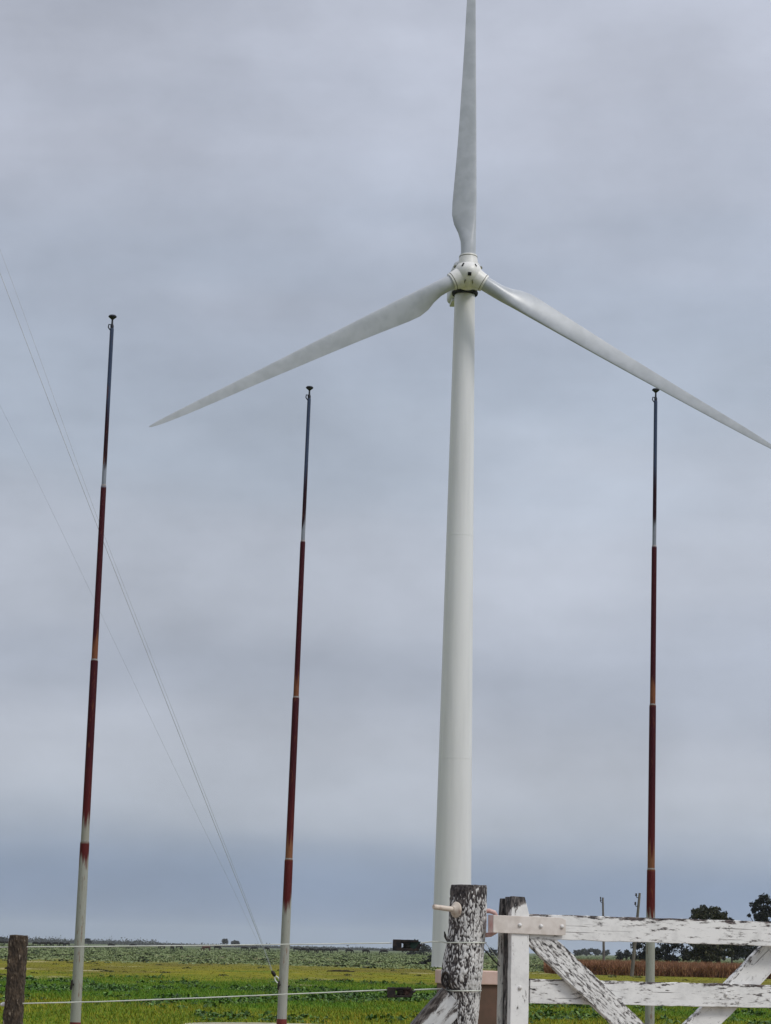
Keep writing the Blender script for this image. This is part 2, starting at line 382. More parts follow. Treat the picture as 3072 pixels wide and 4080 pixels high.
rad = 0.04 + 0.15 * rng.random(len(x)) ** 2.5; hgt = rad * rng.uniform(0.5, 1.1, len(x))
v, f, c = clumps(x, y, rad, hgt, 18, 0.034, [(0.038, 0.095, 0.011), (0.022, 0.055, 0.009), (0.07, 0.155, 0.018), (0.13, 0.21, 0.05)])
tag(np_obj('weeds', v, f, M_weed, c), 'dark green broadleaf weeds growing through the pasture grass', kind='stuff')
# rough grey-green tussocks between the yellow grass and the horizon
M_tus = foliage('tussock_blades', (1, 1, 1), 0.8)
n = 10000
y = np.exp(rng.uniform(math.log(190), math.log(1150), n)); y = y[(y + rng.normal(size=n) * 10 > 212)]; n = len(y); x = rng.uniform(-0.185, 0.185, n) * y
rad = rng.uniform(0.25, 0.8, n) * (0.6 + y / 700); hgt = rng.uniform(0.05, 0.17, n) * (0.8 + 0.2 * np.minimum(y, 500) / 500)
dark = rng.random(n) < 0.10
v, f, c = clumps(x[~dark], y[~dark], rad[~dark], hgt[~dark], 16, 0.20, [(0.19, 0.235, 0.105), (0.17, 0.22, 0.09), (0.215, 0.245, 0.125), (0.145, 0.19, 0.075)], far=True)
tag(np_obj('tussocks', v, f, M_tus, c), 'grey green tussock grass stretching towards the horizon', kind='stuff')
v, f, c = clumps(x[dark], y[dark], rad[dark] * 0.9, hgt[dark] * 1.25, 18, 0.2, [(0.03, 0.05, 0.02), (0.045, 0.07, 0.028), (0.04, 0.045, 0.025)])
tag(np_obj('scrub', v, f, M_tus, c), 'small dark scrub scattered among the tussocks', kind='stuff')
# a few dark tufts in the yellow strip
n = 70
y = rng.uniform(104, 205, n); x = rng.uniform(-0.17, 0.17, n) * y
v, f, c = clumps(x, y, rng.uniform(0.12, 0.4, n), rng.uniform(0.04, 0.13, n), 40, 0.05, [(0.05, 0.065, 0.012), (0.08, 0.08, 0.015)])
tag(np_obj('tufts', v, f, M_weed, c), 'scattered dark tufts in the yellow grass', kind='stuff')

# bare soil round the guy anchor and a low dark ridge in the yellow grass
def blob(cx, cy, rx, ry, n=40, seed=1.0):
    return [(cx + rx * math.cos(t) * (1 + 0.3 * mnoise.noise((3 * math.cos(t) + seed, 3 * math.sin(t), seed))), cy + ry * math.sin(t) * (1 + 0.3 * mnoise.noise((3 * math.cos(t), 3 * math.sin(t) + seed, seed)))) for t in np.linspace(0, 2 * math.pi, n, endpoint=False)]
M_soil = plain('bare_soil', (0.27, 0.215, 0.12), (0.20, 0.15, 0.085), 1.0, 2.0, bmp=0.02)
c_ = gnd(1170, 3926)
tag(MB().add([(x, y, 0.012) for x, y in blob(c_.x, c_.y, 1.0, 2.6)], [tuple(range(40))]).build('bare_soil', M_soil), 'bare pale soil beside the middle flagpole', kind='structure')
c_ = gnd(1358, 3872); mb = MB(); vs_ = []; fs = []; n = 30
for i in range(n + 1):
    t = i / n * 2 - 1; w = 0.30 * math.sqrt(max(0.02, 1 - t * t)); h = 0.13 * math.sqrt(max(0.02, 1 - t * t)) * (1 + 0.5 * mnoise.noise((t * 5, 1, 2)))
    for yy, zz in ((-w, -0.01), (-w * 0.8, h * 0.8), (0, h), (w, h * 0.5), (w * 1.4, -0.01)): vs_.append((c_.x + t * 0.98, c_.y + yy, zz))
for i in range(n): fs += [(i * 5 + j, i * 5 + j + 1, i * 5 + 6 + j, i * 5 + 5 + j) for j in range(4)]
M_ridge = plain('turf_ridge', (0.022, 0.020, 0.010), (0.045, 0.038, 0.016), 1.0, 6.0, bmp=0.02)
tag(mb.add(vs_, fs).build('turf_ridge', M_ridge, smooth=True), 'long low dark ridge lying in the yellow grass left of the turbine', 'mound')

# ------------------------------------------------------------------ dry crop field on the right
M_crop = foliage('dry_crop', (1, 1, 1), 0.85)
n = 26000
y = 187 + 75 * rng.random(n) ** 1.7; x = rng.uniform(0.070, 0.19, n) * y
edge = 187 + 4 * (vnoise(x, y * 0, 0.08, 2.0)) + 0.10 * (30 - x) * 0.5
k = (y > edge) & (x > 13.5 + (y - 187) * 0.02 + vnoise(y, y, 0.2, 4) * 1.5); x, y = x[k], y[k]; n = len(x)
h = rng.uniform(0.85, 1.22, n)
pv, pf, pt = [], [], []
for j in range(5):
    th = rng.uniform(0, math.pi, n); w = rng.uniform(0.02, 0.055, n); z0 = h * rng.uniform(0.0, 0.55, n); ln = h * rng.uniform(0.3, 0.5, n); ph = rng.uniform(0, 6.28, n)
    if j == 0: z0 = h * 0; ln = h; w = w * 0.6
    vv = np.zeros((n, 3, 3)); sp_ = 0.08 if j == 0 else 0.22
    vv[:, 0] = np.stack([x - w * np.cos(th), y - w * np.sin(th), z0], 1); vv[:, 1] = np.stack([x + w * np.cos(th), y + w * np.sin(th), z0], 1)
    vv[:, 2] = np.stack([x + sp_ * np.cos(ph), y + sp_ * np.sin(ph), z0 + ln], 1)
    c = np.array([(0.27, 0.13, 0.068), (0.21, 0.092, 0.048), (0.34, 0.19, 0.10), (0.15, 0.068, 0.038)])[rng.integers(0, 4, n)] * rng.uniform(0.7, 1.25, (n, 1))
    pv.append(vv.reshape(-1, 3)); pf.append(np.arange(n * 3).reshape(n, 3) + j * n * 3); pt.append(np.repeat(c, 3, 0))
tag(np_obj('crop_field', np.concatenate(pv), np.concatenate(pf), M_crop, np.concatenate(pt)), 'strip of dry reddish brown crop behind the gate', kind='stuff')

# ------------------------------------------------------------------ trees
M_leaf = foliage('tree_leaves', (1, 1, 1), 0.7)
DARK = [(0.015, 0.019, 0.019), (0.019, 0.024, 0.022), (0.025, 0.029, 0.026), (0.012, 0.015, 0.017)]
OLIVE = [(0.030, 0.036, 0.018), (0.045, 0.048, 0.022), (0.022, 0.026, 0.016), (0.06, 0.055, 0.028)]
def leaf_tree(name, label, cat, Y, lobes, dens, leaf, cols=DARK, trunk=None, group=None, limbs=True):
    """lobes: (px, py, rx, ry) of the leaf masses as they appear; each becomes an ellipsoid of real depth at distance Y"""
    k = Y / F; tx, rt = trunk or (lobes[-1][0], 0.18)
    base = at(tx, 3780, Y); base.z = 0
    root = empty(name, base, label, cat, group)
    P = []; C = []
    for lx, ly, rx, ry in lobes:
        c = at(lx, ly, Y); C.append((c, rx * k, ry * k))
        vol = rx * ry * k * k; n = max(60, int(dens * vol * 4.2))
        # sub-clumps make the outline lumpy and leave holes
        ns = 26
        d = rng.normal(size=(ns, 3)); d /= np.linalg.norm(d, axis=1, keepdims=True); d *= rng.uniform(0.2, 0.95, (ns, 1))
        ctr = d * np.array([rx * k, rx * k * 0.9, ry * k])
        i = rng.integers(0, ns, n)
        sub = min(rx, ry) * k * 0.40
        o = rng.normal(size=(n, 3)); o /= np.linalg.norm(o, axis=1, keepdims=True); o *= (rng.random((n, 1)) ** 0.5) * sub * np.array([1.2, 1.2, 0.85])
        p = ctr[i] + o + np.array(c - base); P.append(p)
    p = np.concatenate(P); p = p[p[:, 2] > 0.1]
    v, f, c = leafquads(p, leaf, cols, up=0.1)
    np_obj('crown', v, f, M_leaf, c, parent=root)
    top = max(c_.z for c_, a, b in C)
    mb = MB(); mb.tube([(0, 0, -0.05), (0.05, 0, top * 0.3), (0.0, 0.05, top * 0.62)], [rt, rt * 0.75, rt * 0.45], 8)
    if limbs:
        for c_, a, b in C:
            e = c_ - base; mb.tube([(0.02, 0, max(0.3, min(top * 0.3, e.z * 0.5))), (e.x * 0.55, e.y * 0.5, e.z * 0.8), (e.x, e.y, e.z + b * 0.3)], [rt * 0.5, rt * 0.3, rt * 0.08], 6)
    mb.build('trunk', M_bark, root, smooth=True)
    return root
leaf_tree('broad_tree', 'dark dome crowned tree rising above the gate rail', 'tree', 340,
          [(2822, 3636, 62, 34), (2782, 3652, 48, 30), (2868, 3660, 42, 30), (2745, 3672, 20, 16), (2800, 3715, 85, 50), (2850, 3775, 80, 45), (2790, 3785, 60, 42), (2840, 3815, 90, 24)], 130, 0.21, OLIVE, (2830, 0.3))
leaf_tree('eucalyptus_tree', 'tall dark ragged tree at the right edge of the photo', 'tree', 352,
          [(3038, 3582, 26, 20), (3012, 3606, 26, 20), (3066, 3596, 18, 14), (3052, 3634, 44, 32), (3002, 3628, 16, 12), (2984, 3648, 8, 7), (3030, 3656, 36, 22), (3060, 3720, 55, 55), (3040, 3785, 60, 40)], 120, 0.22, DARK, (3050, 0.28))
leaf_tree('thin_tree', 'small tree just right of the dome crowned tree', 'tree', 362,
          [(2906, 3664, 17, 11), (2898, 3700, 26, 30), (2935, 3780, 40, 40)], 85, 0.2, DARK, (2915, 0.18))
leaf_tree('shade_tree', 'dark tree behind the second utility pole below the gate rail', 'tree', 332,
          [(2540, 3768, 26, 24), (2572, 3790, 30, 30), (2530, 3812, 22, 20), (2620, 3800, 36, 30), (2580, 3815, 45, 20)], 100, 0.2, DARK, (2560, 0.2))
leaf_tree('airy_tree', 'sparse tree right of the third flagpole with sky showing through', 'tree', 345,
          [(2650, 3772, 30, 26), (2690, 3765, 30, 25), (2670, 3808, 50, 26), (2730, 3800, 40, 32), (2690, 3822, 60, 16)], 60, 0.2, DARK, (2680, 0.2))
leaf_tree('low_tree', 'low dark tree between the dome crowned tree and right edge', 'tree', 372,
          [(2965, 3790, 34, 36), (2990, 3812, 40, 24), (2945, 3800, 30, 30), (2960, 3775, 40, 25)], 110, 0.22, DARK, (2970, 0.2))
for px, w, l in ((2466, 20, 'left'), (2494, 20, 'right')):
    leaf_tree('bushy_tree', 'bushy dark tree at the field edge, %s one of the pair between the utility poles' % l, 'tree', 600,
              [(px, 3808, w, 20), (px + 4, 3796 if l == 'right' else 3802, 10, 15)], 30, 0.33, DARK, (px, 0.2), limbs=False)
for px, py, rx, ry, w in ((2300, 3797, 22, 12, 'leftmost'), (2335, 3795, 22, 13, 'second'), (2372, 3791, 30, 16, 'third and tallest'), (2412, 3796, 26, 13, 'rightmost')):
    leaf_tree('distant_tree', 'hazy far tree seen under the gate rail, %s of the row of four' % w, 'tree', 1900, [(px, py, rx, ry)], 9, 0.8, DARK, (px, 0.4), limbs=False)
for px, py, rx, ry, Y, l in ((352, 3750, 14, 11, 1900, 'dark far tree on the horizon just right of the tallest flagpole'),
                             (897, 3752, 12, 11, 2500, 'left one of the two trees on the horizon beside the guy wires'),
                             (937, 3757, 20, 9, 2500, 'right wider one of the two trees on the horizon beside the guy wires'),
                             (6, 3741, 10, 10, 2300, 'hazy far tree at the left edge of the photo'),
                             (22, 3746, 9, 7, 2300, 'hazy low far tree just left of the wooden fence post'),
                             (1966, 3796, 30, 20, 950, 'far tree seen between the gate post and the gate'),
                             (1640, 3796, 46, 16, 850, 'wide dark far tree below the upper wire strainer'),
                             (1690, 3784, 34, 26, 850, 'dark far tree just left of the turbine tower')):
    leaf_tree('horizon_tree', l, 'tree', Y, [(px, py, rx, ry)], 12 if Y > 1500 else 16, 0.0004 * Y, DARK, (px, 0.0002 * Y), limbs=False)
b = leaf_tree('field_bush', 'dark bush at the left foot of the turbine tower', 'bush', 262, [(1697, 3834, 24, 15), (1712, 3815, 10, 24), (1680, 3842, 20, 8)], 130, 0.13, DARK, (1700, 0.05))
# far woodland band
n = 2600
xp = rng.uniform(-250, 1750, n); Yd = rng.uniform(3200, 5200, n)
hh = np.where(xp < 620, 1.0, 0.42) * rng.uniform(2.6, 6.4, n) + 1.0
c0 = np.array([tuple(at(a, 3780, b_)) for a, b_ in zip(xp, Yd)]); c0[:, 2] = 0
k = 12; t = n * k
p = np.repeat(c0, k, 0) + rng.normal(size=(t, 3)) * np.array([5.0, 5.0, 0]); p[:, 2] = np.abs(rng.normal(size=t) * 0.55) * np.repeat(hh, k) * 0.9
v, f, c = leafquads(p, 1.5, DARK)
tag(np_obj('far_woodland', v, f, M_leaf, c), 'far off belt of trees along the horizon', kind='stuff')

# ------------------------------------------------------------------ cattle
def cow_mesh():
    J = [((-0.85, 0, 1.02), 0.26, 0.30), ((-0.3, 0, 0.98), 0.33, 0.38), ((0.35, 0, 0.98), 0.31, 0.37), ((0.75, 0, 1.02), 0.22, 0.27),
         ((1.05, 0, 0.80), 0.14, 0.18), ((1.28, 0, 0.42), 0.12, 0.13), ((1.36, 0, 0.14), 0.08, 0.08)]
    vs_ = [j[0] for j in J]; rs = [(j[1], j[2]) for j in J]; es = [(i, i + 1) for i in range(6)]
    for bx, root, s in ((-0.82, 0, 1), (-0.82, 0, -1), (0.62, 3, 1), (0.62, 3, -1)):
        b = len(vs_); hind = bx < 0
        vs_ += [(bx + (0.08 if hind else 0), s * 0.2, 0.62), (bx - (0.10 if hind else 0), s * 0.19, 0.36), (bx, s * 0.19, 0.03)]
        rs += [(0.12, 0.14), (0.065, 0.07), (0.055, 0.06)]; es += [(root, b), (b, b + 1), (b + 1, b + 2)]
    b = len(vs_); vs_ += [(-1.1, 0, 0.9), (-1.14, 0, 0.45)]; rs += [(0.04, 0.04), (0.03, 0.03)]; es += [(0, b), (b, b + 1)]
    for s in (1, -1):
        b = len(vs_); vs_.append((1.12, s * 0.26, 0.74)); rs.append((0.05, 0.03)); es.append((4, b))
    me = bpy.data.meshes.new('cow'); me.from_pydata(vs_, es, [])
    o = bpy.data.objects.new('cow', me); col.objects.link(o)
    md = o.modifiers.new('skin', 'SKIN'); sk = me.skin_vertices[0].data
    for i, r in enumerate(rs): sk[i].radius = r; sk[i].use_root = (i == 1)
    sb = o.modifiers.new('sub', 'SUBSURF'); sb.levels = 1; sb.render_levels = 1
    dg = bpy.context.evaluated_depsgraph_get(); m2 = bpy.data.meshes.new_from_object(o.evaluated_get(dg))
    bpy.data.objects.remove(o); return m2
cm = cow_mesh(); cm.materials.clear(); cm.materials.append(M_cow_black)
cm_red = cm.copy(); cm_red.materials.clear(); cm_red.materials.append(M_cow_red)
COWS = [(4, 3761), (27, 3766), (142, 3767), (170, 3764), (193, 3764), (219, 3767), (246, 3770), (266, 3766), (443, 3777), (530, 3779), (645, 3777), (686, 3786), (713, 3780),
        (866, 3782), (974, 3789), (1014, 3788), (1060, 3788), (1182, 3793), (1210, 3797), (1243, 3798), (1276, 3797), (1303, 3798), (1333, 3797), (1391, 3800), (1457, 3801), (1530, 3803)]
for i, (px, py) in enumerate([(822, 3790)] + COWS):
    p = gnd(px, py); 
    if p.y > 900 or p.y < 0: p = at(px, 3780, 800 + 12 * (i % 9)); p.z = 0
    o = bpy.data.objects.new('cow', cm_red if i == 0 else cm); col.objects.link(o); o.location = p
    o.rotation_euler.z = random.choice((0, math.pi)) + random.uniform(-0.6, 0.6) if i != 12 else 1.4
    o.scale = (1.2,) * 3
    if i == 0: tag(o, 'reddish brown grazing animal, the only one among the black herd', 'cow', 'cattle grazing near the horizon')
    else: tag(o, 'black grazing animal in the far herd below the horizon', 'cow', 'cattle grazing near the horizon')

# ------------------------------------------------------------------ utility poles
def utility_pole(top, foot, Y, label, stubs):
    b = at(*foot, Y); b.z = 0; t = at(*top, Y); d = t - b
    root = empty('utility_pole', b, label, 'utility pole')
    MB().tube([(0, 0, -0.02), d * 0.5, d], [0.15, 0.12, 0.09], 10).build('shaft', M_upole, root, smooth=True)
    for s in stubs:
        q = d * s
        MB().tube([q + Vector((0.05, 0, -0.02)), q + Vector((-0.20, -0.02, 0.0)), q + Vector((-0.24, -0.02, 0.14))], [0.035, 0.03, 0.03], 8).build('bracket', M_strain, root, smooth=True)
        MB().lathe(q + Vector((-0.24, -0.02, 0.10)), (0, 0, 1), [(0, 0.05), (0.06, 0.09), (0.10, 0.05), (0.16, 0.08), (0.22, 0.03)], 10).build('insulator', M_strain, root, smooth=True)
utility_pole((2402, 3576), (2407, 3864), 250, 'upright utility pole farther away, left one of the pair behind the gate', (0.93, 0.965))
utility_pole((2549, 3558), (2517, 3888), 182, 'leaning utility pole with side brackets beside the third flagpole', (0.84, 0.945))

# ------------------------------------------------------------------ wind turbine
TB = gnd(1797, 3857); TY = TB.y
ttop = at(1852, 1176, TY)
turb = empty('wind_turbine', TB, 'tall white three bladed wind turbine behind the gate post', 'wind turbine')
k = TY / F
H = ttop.z
prof = [(0.0, 1.93), (0.12, 1.93), (0.13, 1.86)] + [(z, 1.86 + (1.00 - 1.86) * (z / H) ** 0.95) for z in np.linspace(0.3, H, 30)]
lean = Vector((ttop.x - TB.x, 0, H)) / H
MB().tube([lean * z for z, r in prof], [r for z, r in prof], 64).build('tower', M_tower, turb, smooth=True)
for zf in (0.30 * H, 0.63 * H):
    rf = float(np.interp(zf, [z for z, q_ in prof], [q_ for z, q_ in prof]))
    MB().tube([lean * (zf - 0.05), lean * (zf - 0.04), lean * (zf + 0.04), lean * (zf + 0.05)], [rf - 0.02, rf + 0.010, rf + 0.009, rf - 0.02], 64, cap=False).build('flange', M_tower, turb, smooth=True)
YAW = math.radians(4.5); TILT = math.radians(5)
nose = Vector((math.sin(YAW) * math.cos(TILT), -math.cos(YAW) * math.cos(TILT), math.sin(TILT)))    # rotor axis, towards the wind
side = Vector((math.cos(YAW), math.sin(YAW), 0)); rup = side.cross(-nose).normalized()
if rup.z < 0: rup = -rup
hubw = at(1865, 1091, TY - 3.2); hub = hubw - TB
# yaw bearing
tt = lean * H
MB().lathe(tt, (0, 0, 1), [(-0.02, 1.0), (0.0, 1.24), (0.12, 1.30), (0.28, 1.30)], 48).build('yaw_ring', M_dark, turb, smooth=True)
# nacelle: rounded box along the axis
hx = Vector((math.sin(YAW), -math.cos(YAW), 0))
def nac_ring(d, w, zb, zt, r):
    pts = []
    for cx, cz, a0 in ((w - r, zt - r, 0), (-(w - r), zt - r, 90), (-(w - r), zb + r, 180), (w - r, zb + r, 270)):
        for a in range(0, 91, 18):
            t = math.radians(a0 + a); pts.append(side * (cx + r * math.cos(t)) + Vector((0, 0, cz + r * math.sin(t))) + hx * d + Vector((tt.x, tt.y, 0)))
    return pts
zb = H + 0.28; zt = zb + 2.7
rings = [nac_ring(2.2, 1.15, zb + 0.15, zt - 0.2, 0.5), nac_ring(1.6, 1.30, zb, zt, 0.45), nac_ring(-1.5, 1.32, zb, zt + 0.05, 0.4), nac_ring(-4.6, 1.30, zb + 0.02, zt, 0.45), nac_ring(-5.0, 1.1, zb + 0.25, zt - 0.3, 0.5)]
mb = MB(); nn = len(rings[0]); vs_ = [p for r in rings for p in r]
fs = [(i * nn + j, i * nn + (j + 1) % nn, (i + 1) * nn + (j + 1) % nn, (i + 1) * nn + j) for i in range(4) for j in range(nn)]
fs += [tuple(range(nn))[::-1], tuple(range(4 * nn, 5 * nn))]
mb.add(vs_, fs).build('nacelle', M_nac, turb, smooth=True)
mb = MB(); bp = hx * -3.3 + Vector((tt.x, tt.y, zb - 0.16)); rot = Matrix((side, -hx, Vector((0, 0, 1)))).transposed()
mb.box(bp, (2.1, 2.2, 0.34), rot).build('cooling_duct', M_nac, turb, bevel=0.08)
# hub: dome nose, three sockets
hubo = MB()
hubo.lathe(hub, nose, [(-1.25, 1.20), (-1.0, 1.34), (-0.3, 1.42), (0.25, 1.34), (0.7, 1.12), (1.05, 0.82), (1.28, 0.48), (1.38, 0.18), (1.40, 0.02)], 48)
spin = hubo.build('spinner', M_hub, turb, smooth=True)
AZ0 = math.radians(0.3)
def radial(a): return side * math.sin(a) + rup * math.cos(a)
for i in range(3):
    a = AZ0 + i * 2 * math.pi / 3; rd = radial(a)
    s = MB().lathe(hub, rd, [(0.2, 1.02), (0.95, 0.98), (1.45, 0.90), (1.88, 0.86), (1.90, 0.80)], 40).build('blade_socket', M_hub, turb, smooth=True)
    MB().lathe(hub, rd, [(1.66, 0.885), (1.665, 0.905), (1.72, 0.902), (1.725, 0.88)], 40).build('seal_ring', M_stain, s, smooth=True)
def patch(uv, wh, name, mat, rotd=0):
    """small hatch standing just proud of the dome; uv in metres across and up the nose"""
    u, v = uv; rr = math.hypot(u, v)
    pr = [(1.40, 0.02), (1.38, 0.18), (1.28, 0.48), (1.05, 0.82), (0.7, 1.12), (0.25, 1.34), (-0.3, 1.42)]
    d = np.interp(rr, [r for _, r in pr], [a for a, _ in pr]); d2 = np.interp(rr + 0.05, [r for _, r in pr], [a for a, _ in pr])
    e = (side * u + rup * v) / max(rr, 1e-3); slope = (d - d2) / 0.05
    nrm = (nose + e * slope).normalized(); t1 = (Matrix.Rotation(math.radians(rotd), 3, nrm) @ (side - nrm * side.dot(nrm)).normalized()); t2 = nrm.cross(t1)
    R = Matrix((t1, t2, nrm)).transposed()
    MB().box(hub + side * u + rup * v + nose * d, (wh[0], wh[1], 0.10), R).build(name, mat, spin)
patch((0.0, -0.48), (0.34, 0.34), 'nose_hatch', M_dark)
patch((-0.62, 0.52), (0.15, 0.40), 'vent_slot', M_dark, -30)
patch((0.62, 0.52), (0.12, 0.30), 'vent_slot', M_dark, 30)
patch((-0.40, -1.08), (0.09, 0.60), 'seam_stain', M_stain, -8)
patch((0.36, -1.08), (0.09, 0.60), 'seam_stain', M_stain, 10)
for i, a in enumerate((math.radians(60), math.radians(-60))):
    c = hub + nose * -0.1 + radial(a) * 1.42
    MB().lathe(c - radial(a) * 0.1, radial(a), [(0, 0.15), (0.22, 0.15), (0.26, 0.11)], 12).build('lifting_lug', M_stain, spin, smooth=True)
# blades
RS = [1.85, 2.6, 3.4, 4.3, 5.2, 6.2, 7.4, 9, 11, 13.5, 16, 19, 22, 25, 28, 30.5, 32.5, 33.8, 34.5, 34.8]
CH = [1.46, 1.50, 1.66, 1.95, 2.24, 2.40, 2.38, 2.24, 2.06, 1.86, 1.68, 1.48, 1.28, 1.10, 0.94, 0.78, 0.60, 0.42, 0.24, 0.06]
LE = [0.73, 0.73, 0.73, 0.73, 0.74, 0.74, 0.74, 0.72, 0.69, 0.65, 0.61, 0.55, 0.49, 0.43, 0.37, 0.31, 0.25, 0.19, 0.12, 0.05]
TH = [1.46, 1.40, 1.22, 1.02, 0.86, 0.74, 0.64, 0.54, 0.45, 0.37, 0.31, 0.25, 0.20, 0.155, 0.12, 0.09, 0.065, 0.045, 0.025, 0.01]
def naca(x): return 5 * (0.2969 * math.sqrt(max(x, 0)) - 0.1260 * x - 0.3516 * x * x + 0.2843 * x ** 3 - 0.1036 * x ** 4)
NS = 36
def blade(a):
    rd = radial(a); led = radial(a + math.pi / 2)            # leading edge side: the rotor turns clockwise seen from the front
    vs_ = []
    for r, ch, le, th in zip(RS, CH, LE, TH):
        s = min(1, max(0, (r - 2.2) / 3.6)); s = s * s * (3 - 2 * s)      # circle to airfoil
        tw = math.radians(np.interp(r, [2, 6, 12, 22, 35], [15, 13.5, 8, 3, 0]))
        for j in range(NS):
            w = 2 * math.pi * j / NS
            cx = 0.5 + 0.5 * math.cos(w)                     # 1 at trailing edge .. 0 at leading edge
            x1 = le - ch * cx; yt = naca(cx) * th * (1 if math.sin(w) >= 0 else -1)
            if yt > 0: yt *= 0.72
            else: yt *= 1.28
            x0 = -0.73 * math.cos(w) ; y0 = 0.73 * math.sin(w)
            x = x0 * (1 - s) + x1 * s; yy = y0 * (1 - s) + yt * s
            x, yy = x * math.cos(tw) - yy * math.sin(tw), x * math.sin(tw) + yy * math.cos(tw)
            vs_.append(hub + rd * r + led * x + nose * (yy + 0.0009 * r * r))
    n = len(RS)
    fs = [(i * NS + j, i * NS + (j + 1) % NS, (i + 1) * NS + (j + 1) % NS, (i + 1) * NS + j) for i in range(n - 1) for j in range(NS)]
    fs += [tuple(range(NS))[::-1], tuple(range((n - 1) * NS, n * NS))]
    o = MB().add(vs_, fs).build('blade', M_blade, turb, smooth=True)
    return o
for i in range(3): blade(AZ0 + i * 2 * math.pi / 3 - (math.radians(0.55) if i == 1 else 0))

# ------------------------------------------------------------------ flagpoles
def pole_material(zred, low2, seed, J, top):
    j1, j2, j3 = J
    m, nt, bs = newmat('flagpole_paint')
    t = N(nt, 'ShaderNodeTexCoord'); sp = N(nt, 'ShaderNodeSeparateXYZ'); L(nt, t.outputs['Object'], sp.inputs[0])
    v = coords(nt, (22, 22, 0.45), (seed, seed * 2, seed), rnd=False); a = noise(nt, v, 1.0, 5, 0.65)
    v2 = coords(nt, (50, 50, 6), (seed, seed, seed), rnd=False); b = noise(nt, v2, 1.0, 5, 0.75)
    v3 = coords(nt, (26, 26, 1.1), (seed * 3, seed, seed), rnd=False); st = noise(nt, v3, 1.0, 4, 0.7)
    z_ = sp.outputs[2]
    W1 = (1, 1, 1); W0 = (0, 0, 0)
    keep = ramp(nt, M(nt, 'DIVIDE', z_, 14.0), [(q / 14.0, c_) for q, c_ in ((j1 - 0.45, W1), (j1 - 0.04, W0), (j1 + 0.06, W0), (j1 + 0.40, W1), (j2 - 0.4, W1), (j2 - 0.04, W0), (j2 + 0.06, W0), (j2 + 0.35, W1), (j3 - 0.4, W1), (j3 - 0.04, W0), (j3 + 0.05, W0), (j3 + 0.38, W1))])
    wob = M(nt, 'ADD', M(nt, 'MULTIPLY', M(nt, 'SUBTRACT', a, 0.5), 1.5), M(nt, 'MULTIPLY', M(nt, 'SUBTRACT', b, 0.5), 0.35))
    f = M(nt, 'ADD', z_, M(nt, 'MULTIPLY', wob, keep))
    f = M(nt, 'DIVIDE', f, 14.0)
    mar = (0.046, 0.005, 0.010); mar2 = (0.085, 0.010, 0.011); rust = (0.17, 0.062, 0.03); grey = (0.30, 0.30, 0.27); steel = (0.042, 0.060, 0.105); dk = (0.020, 0.005, 0.010); galv = (0.23, 0.25, 0.29)
    S = [(0, grey), (zred - 0.08, grey), (zred + 0.08, mar2), (j1, mar2), (j1 + 0.005, low2), (j1 + 0.28, low2), (j1 + 0.48, mar2), (j1 + 1.8, mar), (j2, mar), (j2 + 0.005, rust), (j2 + 0.28, rust), (j2 + 0.44, mar),
         (j3, mar), (j3 + 0.005, galv), (j3 + 0.33, galv), (j3 + 0.48, dk), (j3 + 1.25, dk), (j3 + 1.7, steel), (top, steel)]
    c = ramp(nt, f, [(p / 14.0, q) for p, q in S])
    c = mixc(nt, sstep(nt, b, 0.56, 0.70), c, mixc(nt, 1.0, c, (0.50, 0.42, 0.40), 'MULTIPLY'))
    c = mixc(nt, M(nt, 'MULTIPLY', sstep(nt, st, 0.56, 0.70), 0.55), c, mixc(nt, 1.0, c, (0.62, 0.50, 0.42), 'MULTIPLY'))
    v4 = coords(nt, (18, 18, 2.2), (seed * 5, seed, seed * 2), rnd=False); rs_ = noise(nt, v4, 1.0, 6, 0.75)
    c = mixc(nt, M(nt, 'MULTIPLY', sstep(nt, rs_, 0.58, 0.66), 0.75), c, (0.16, 0.055, 0.022))
    L(nt, c, bs.inputs['Base Color']); bs.inputs['Roughness'].default_value = 0.6; bs.inputs['Specular IOR Level'].default_value = 0.16
    bump(nt, b, bs, 0.4, 0.004)
    return m
M_weld = plain('weld_bead', (0.20, 0.17, 0.16), (0.30, 0.27, 0.26), 0.5, 20.0)
M_red = plain('red_band', (0.15, 0.012, 0.009), (0.10, 0.010, 0.008), 0.6, 12.0)
M_ptop = plain('pole_cap_metal', (0.022, 0.024, 0.032), (0.04, 0.042, 0.05), 0.45, 10.0, metal=0.3)
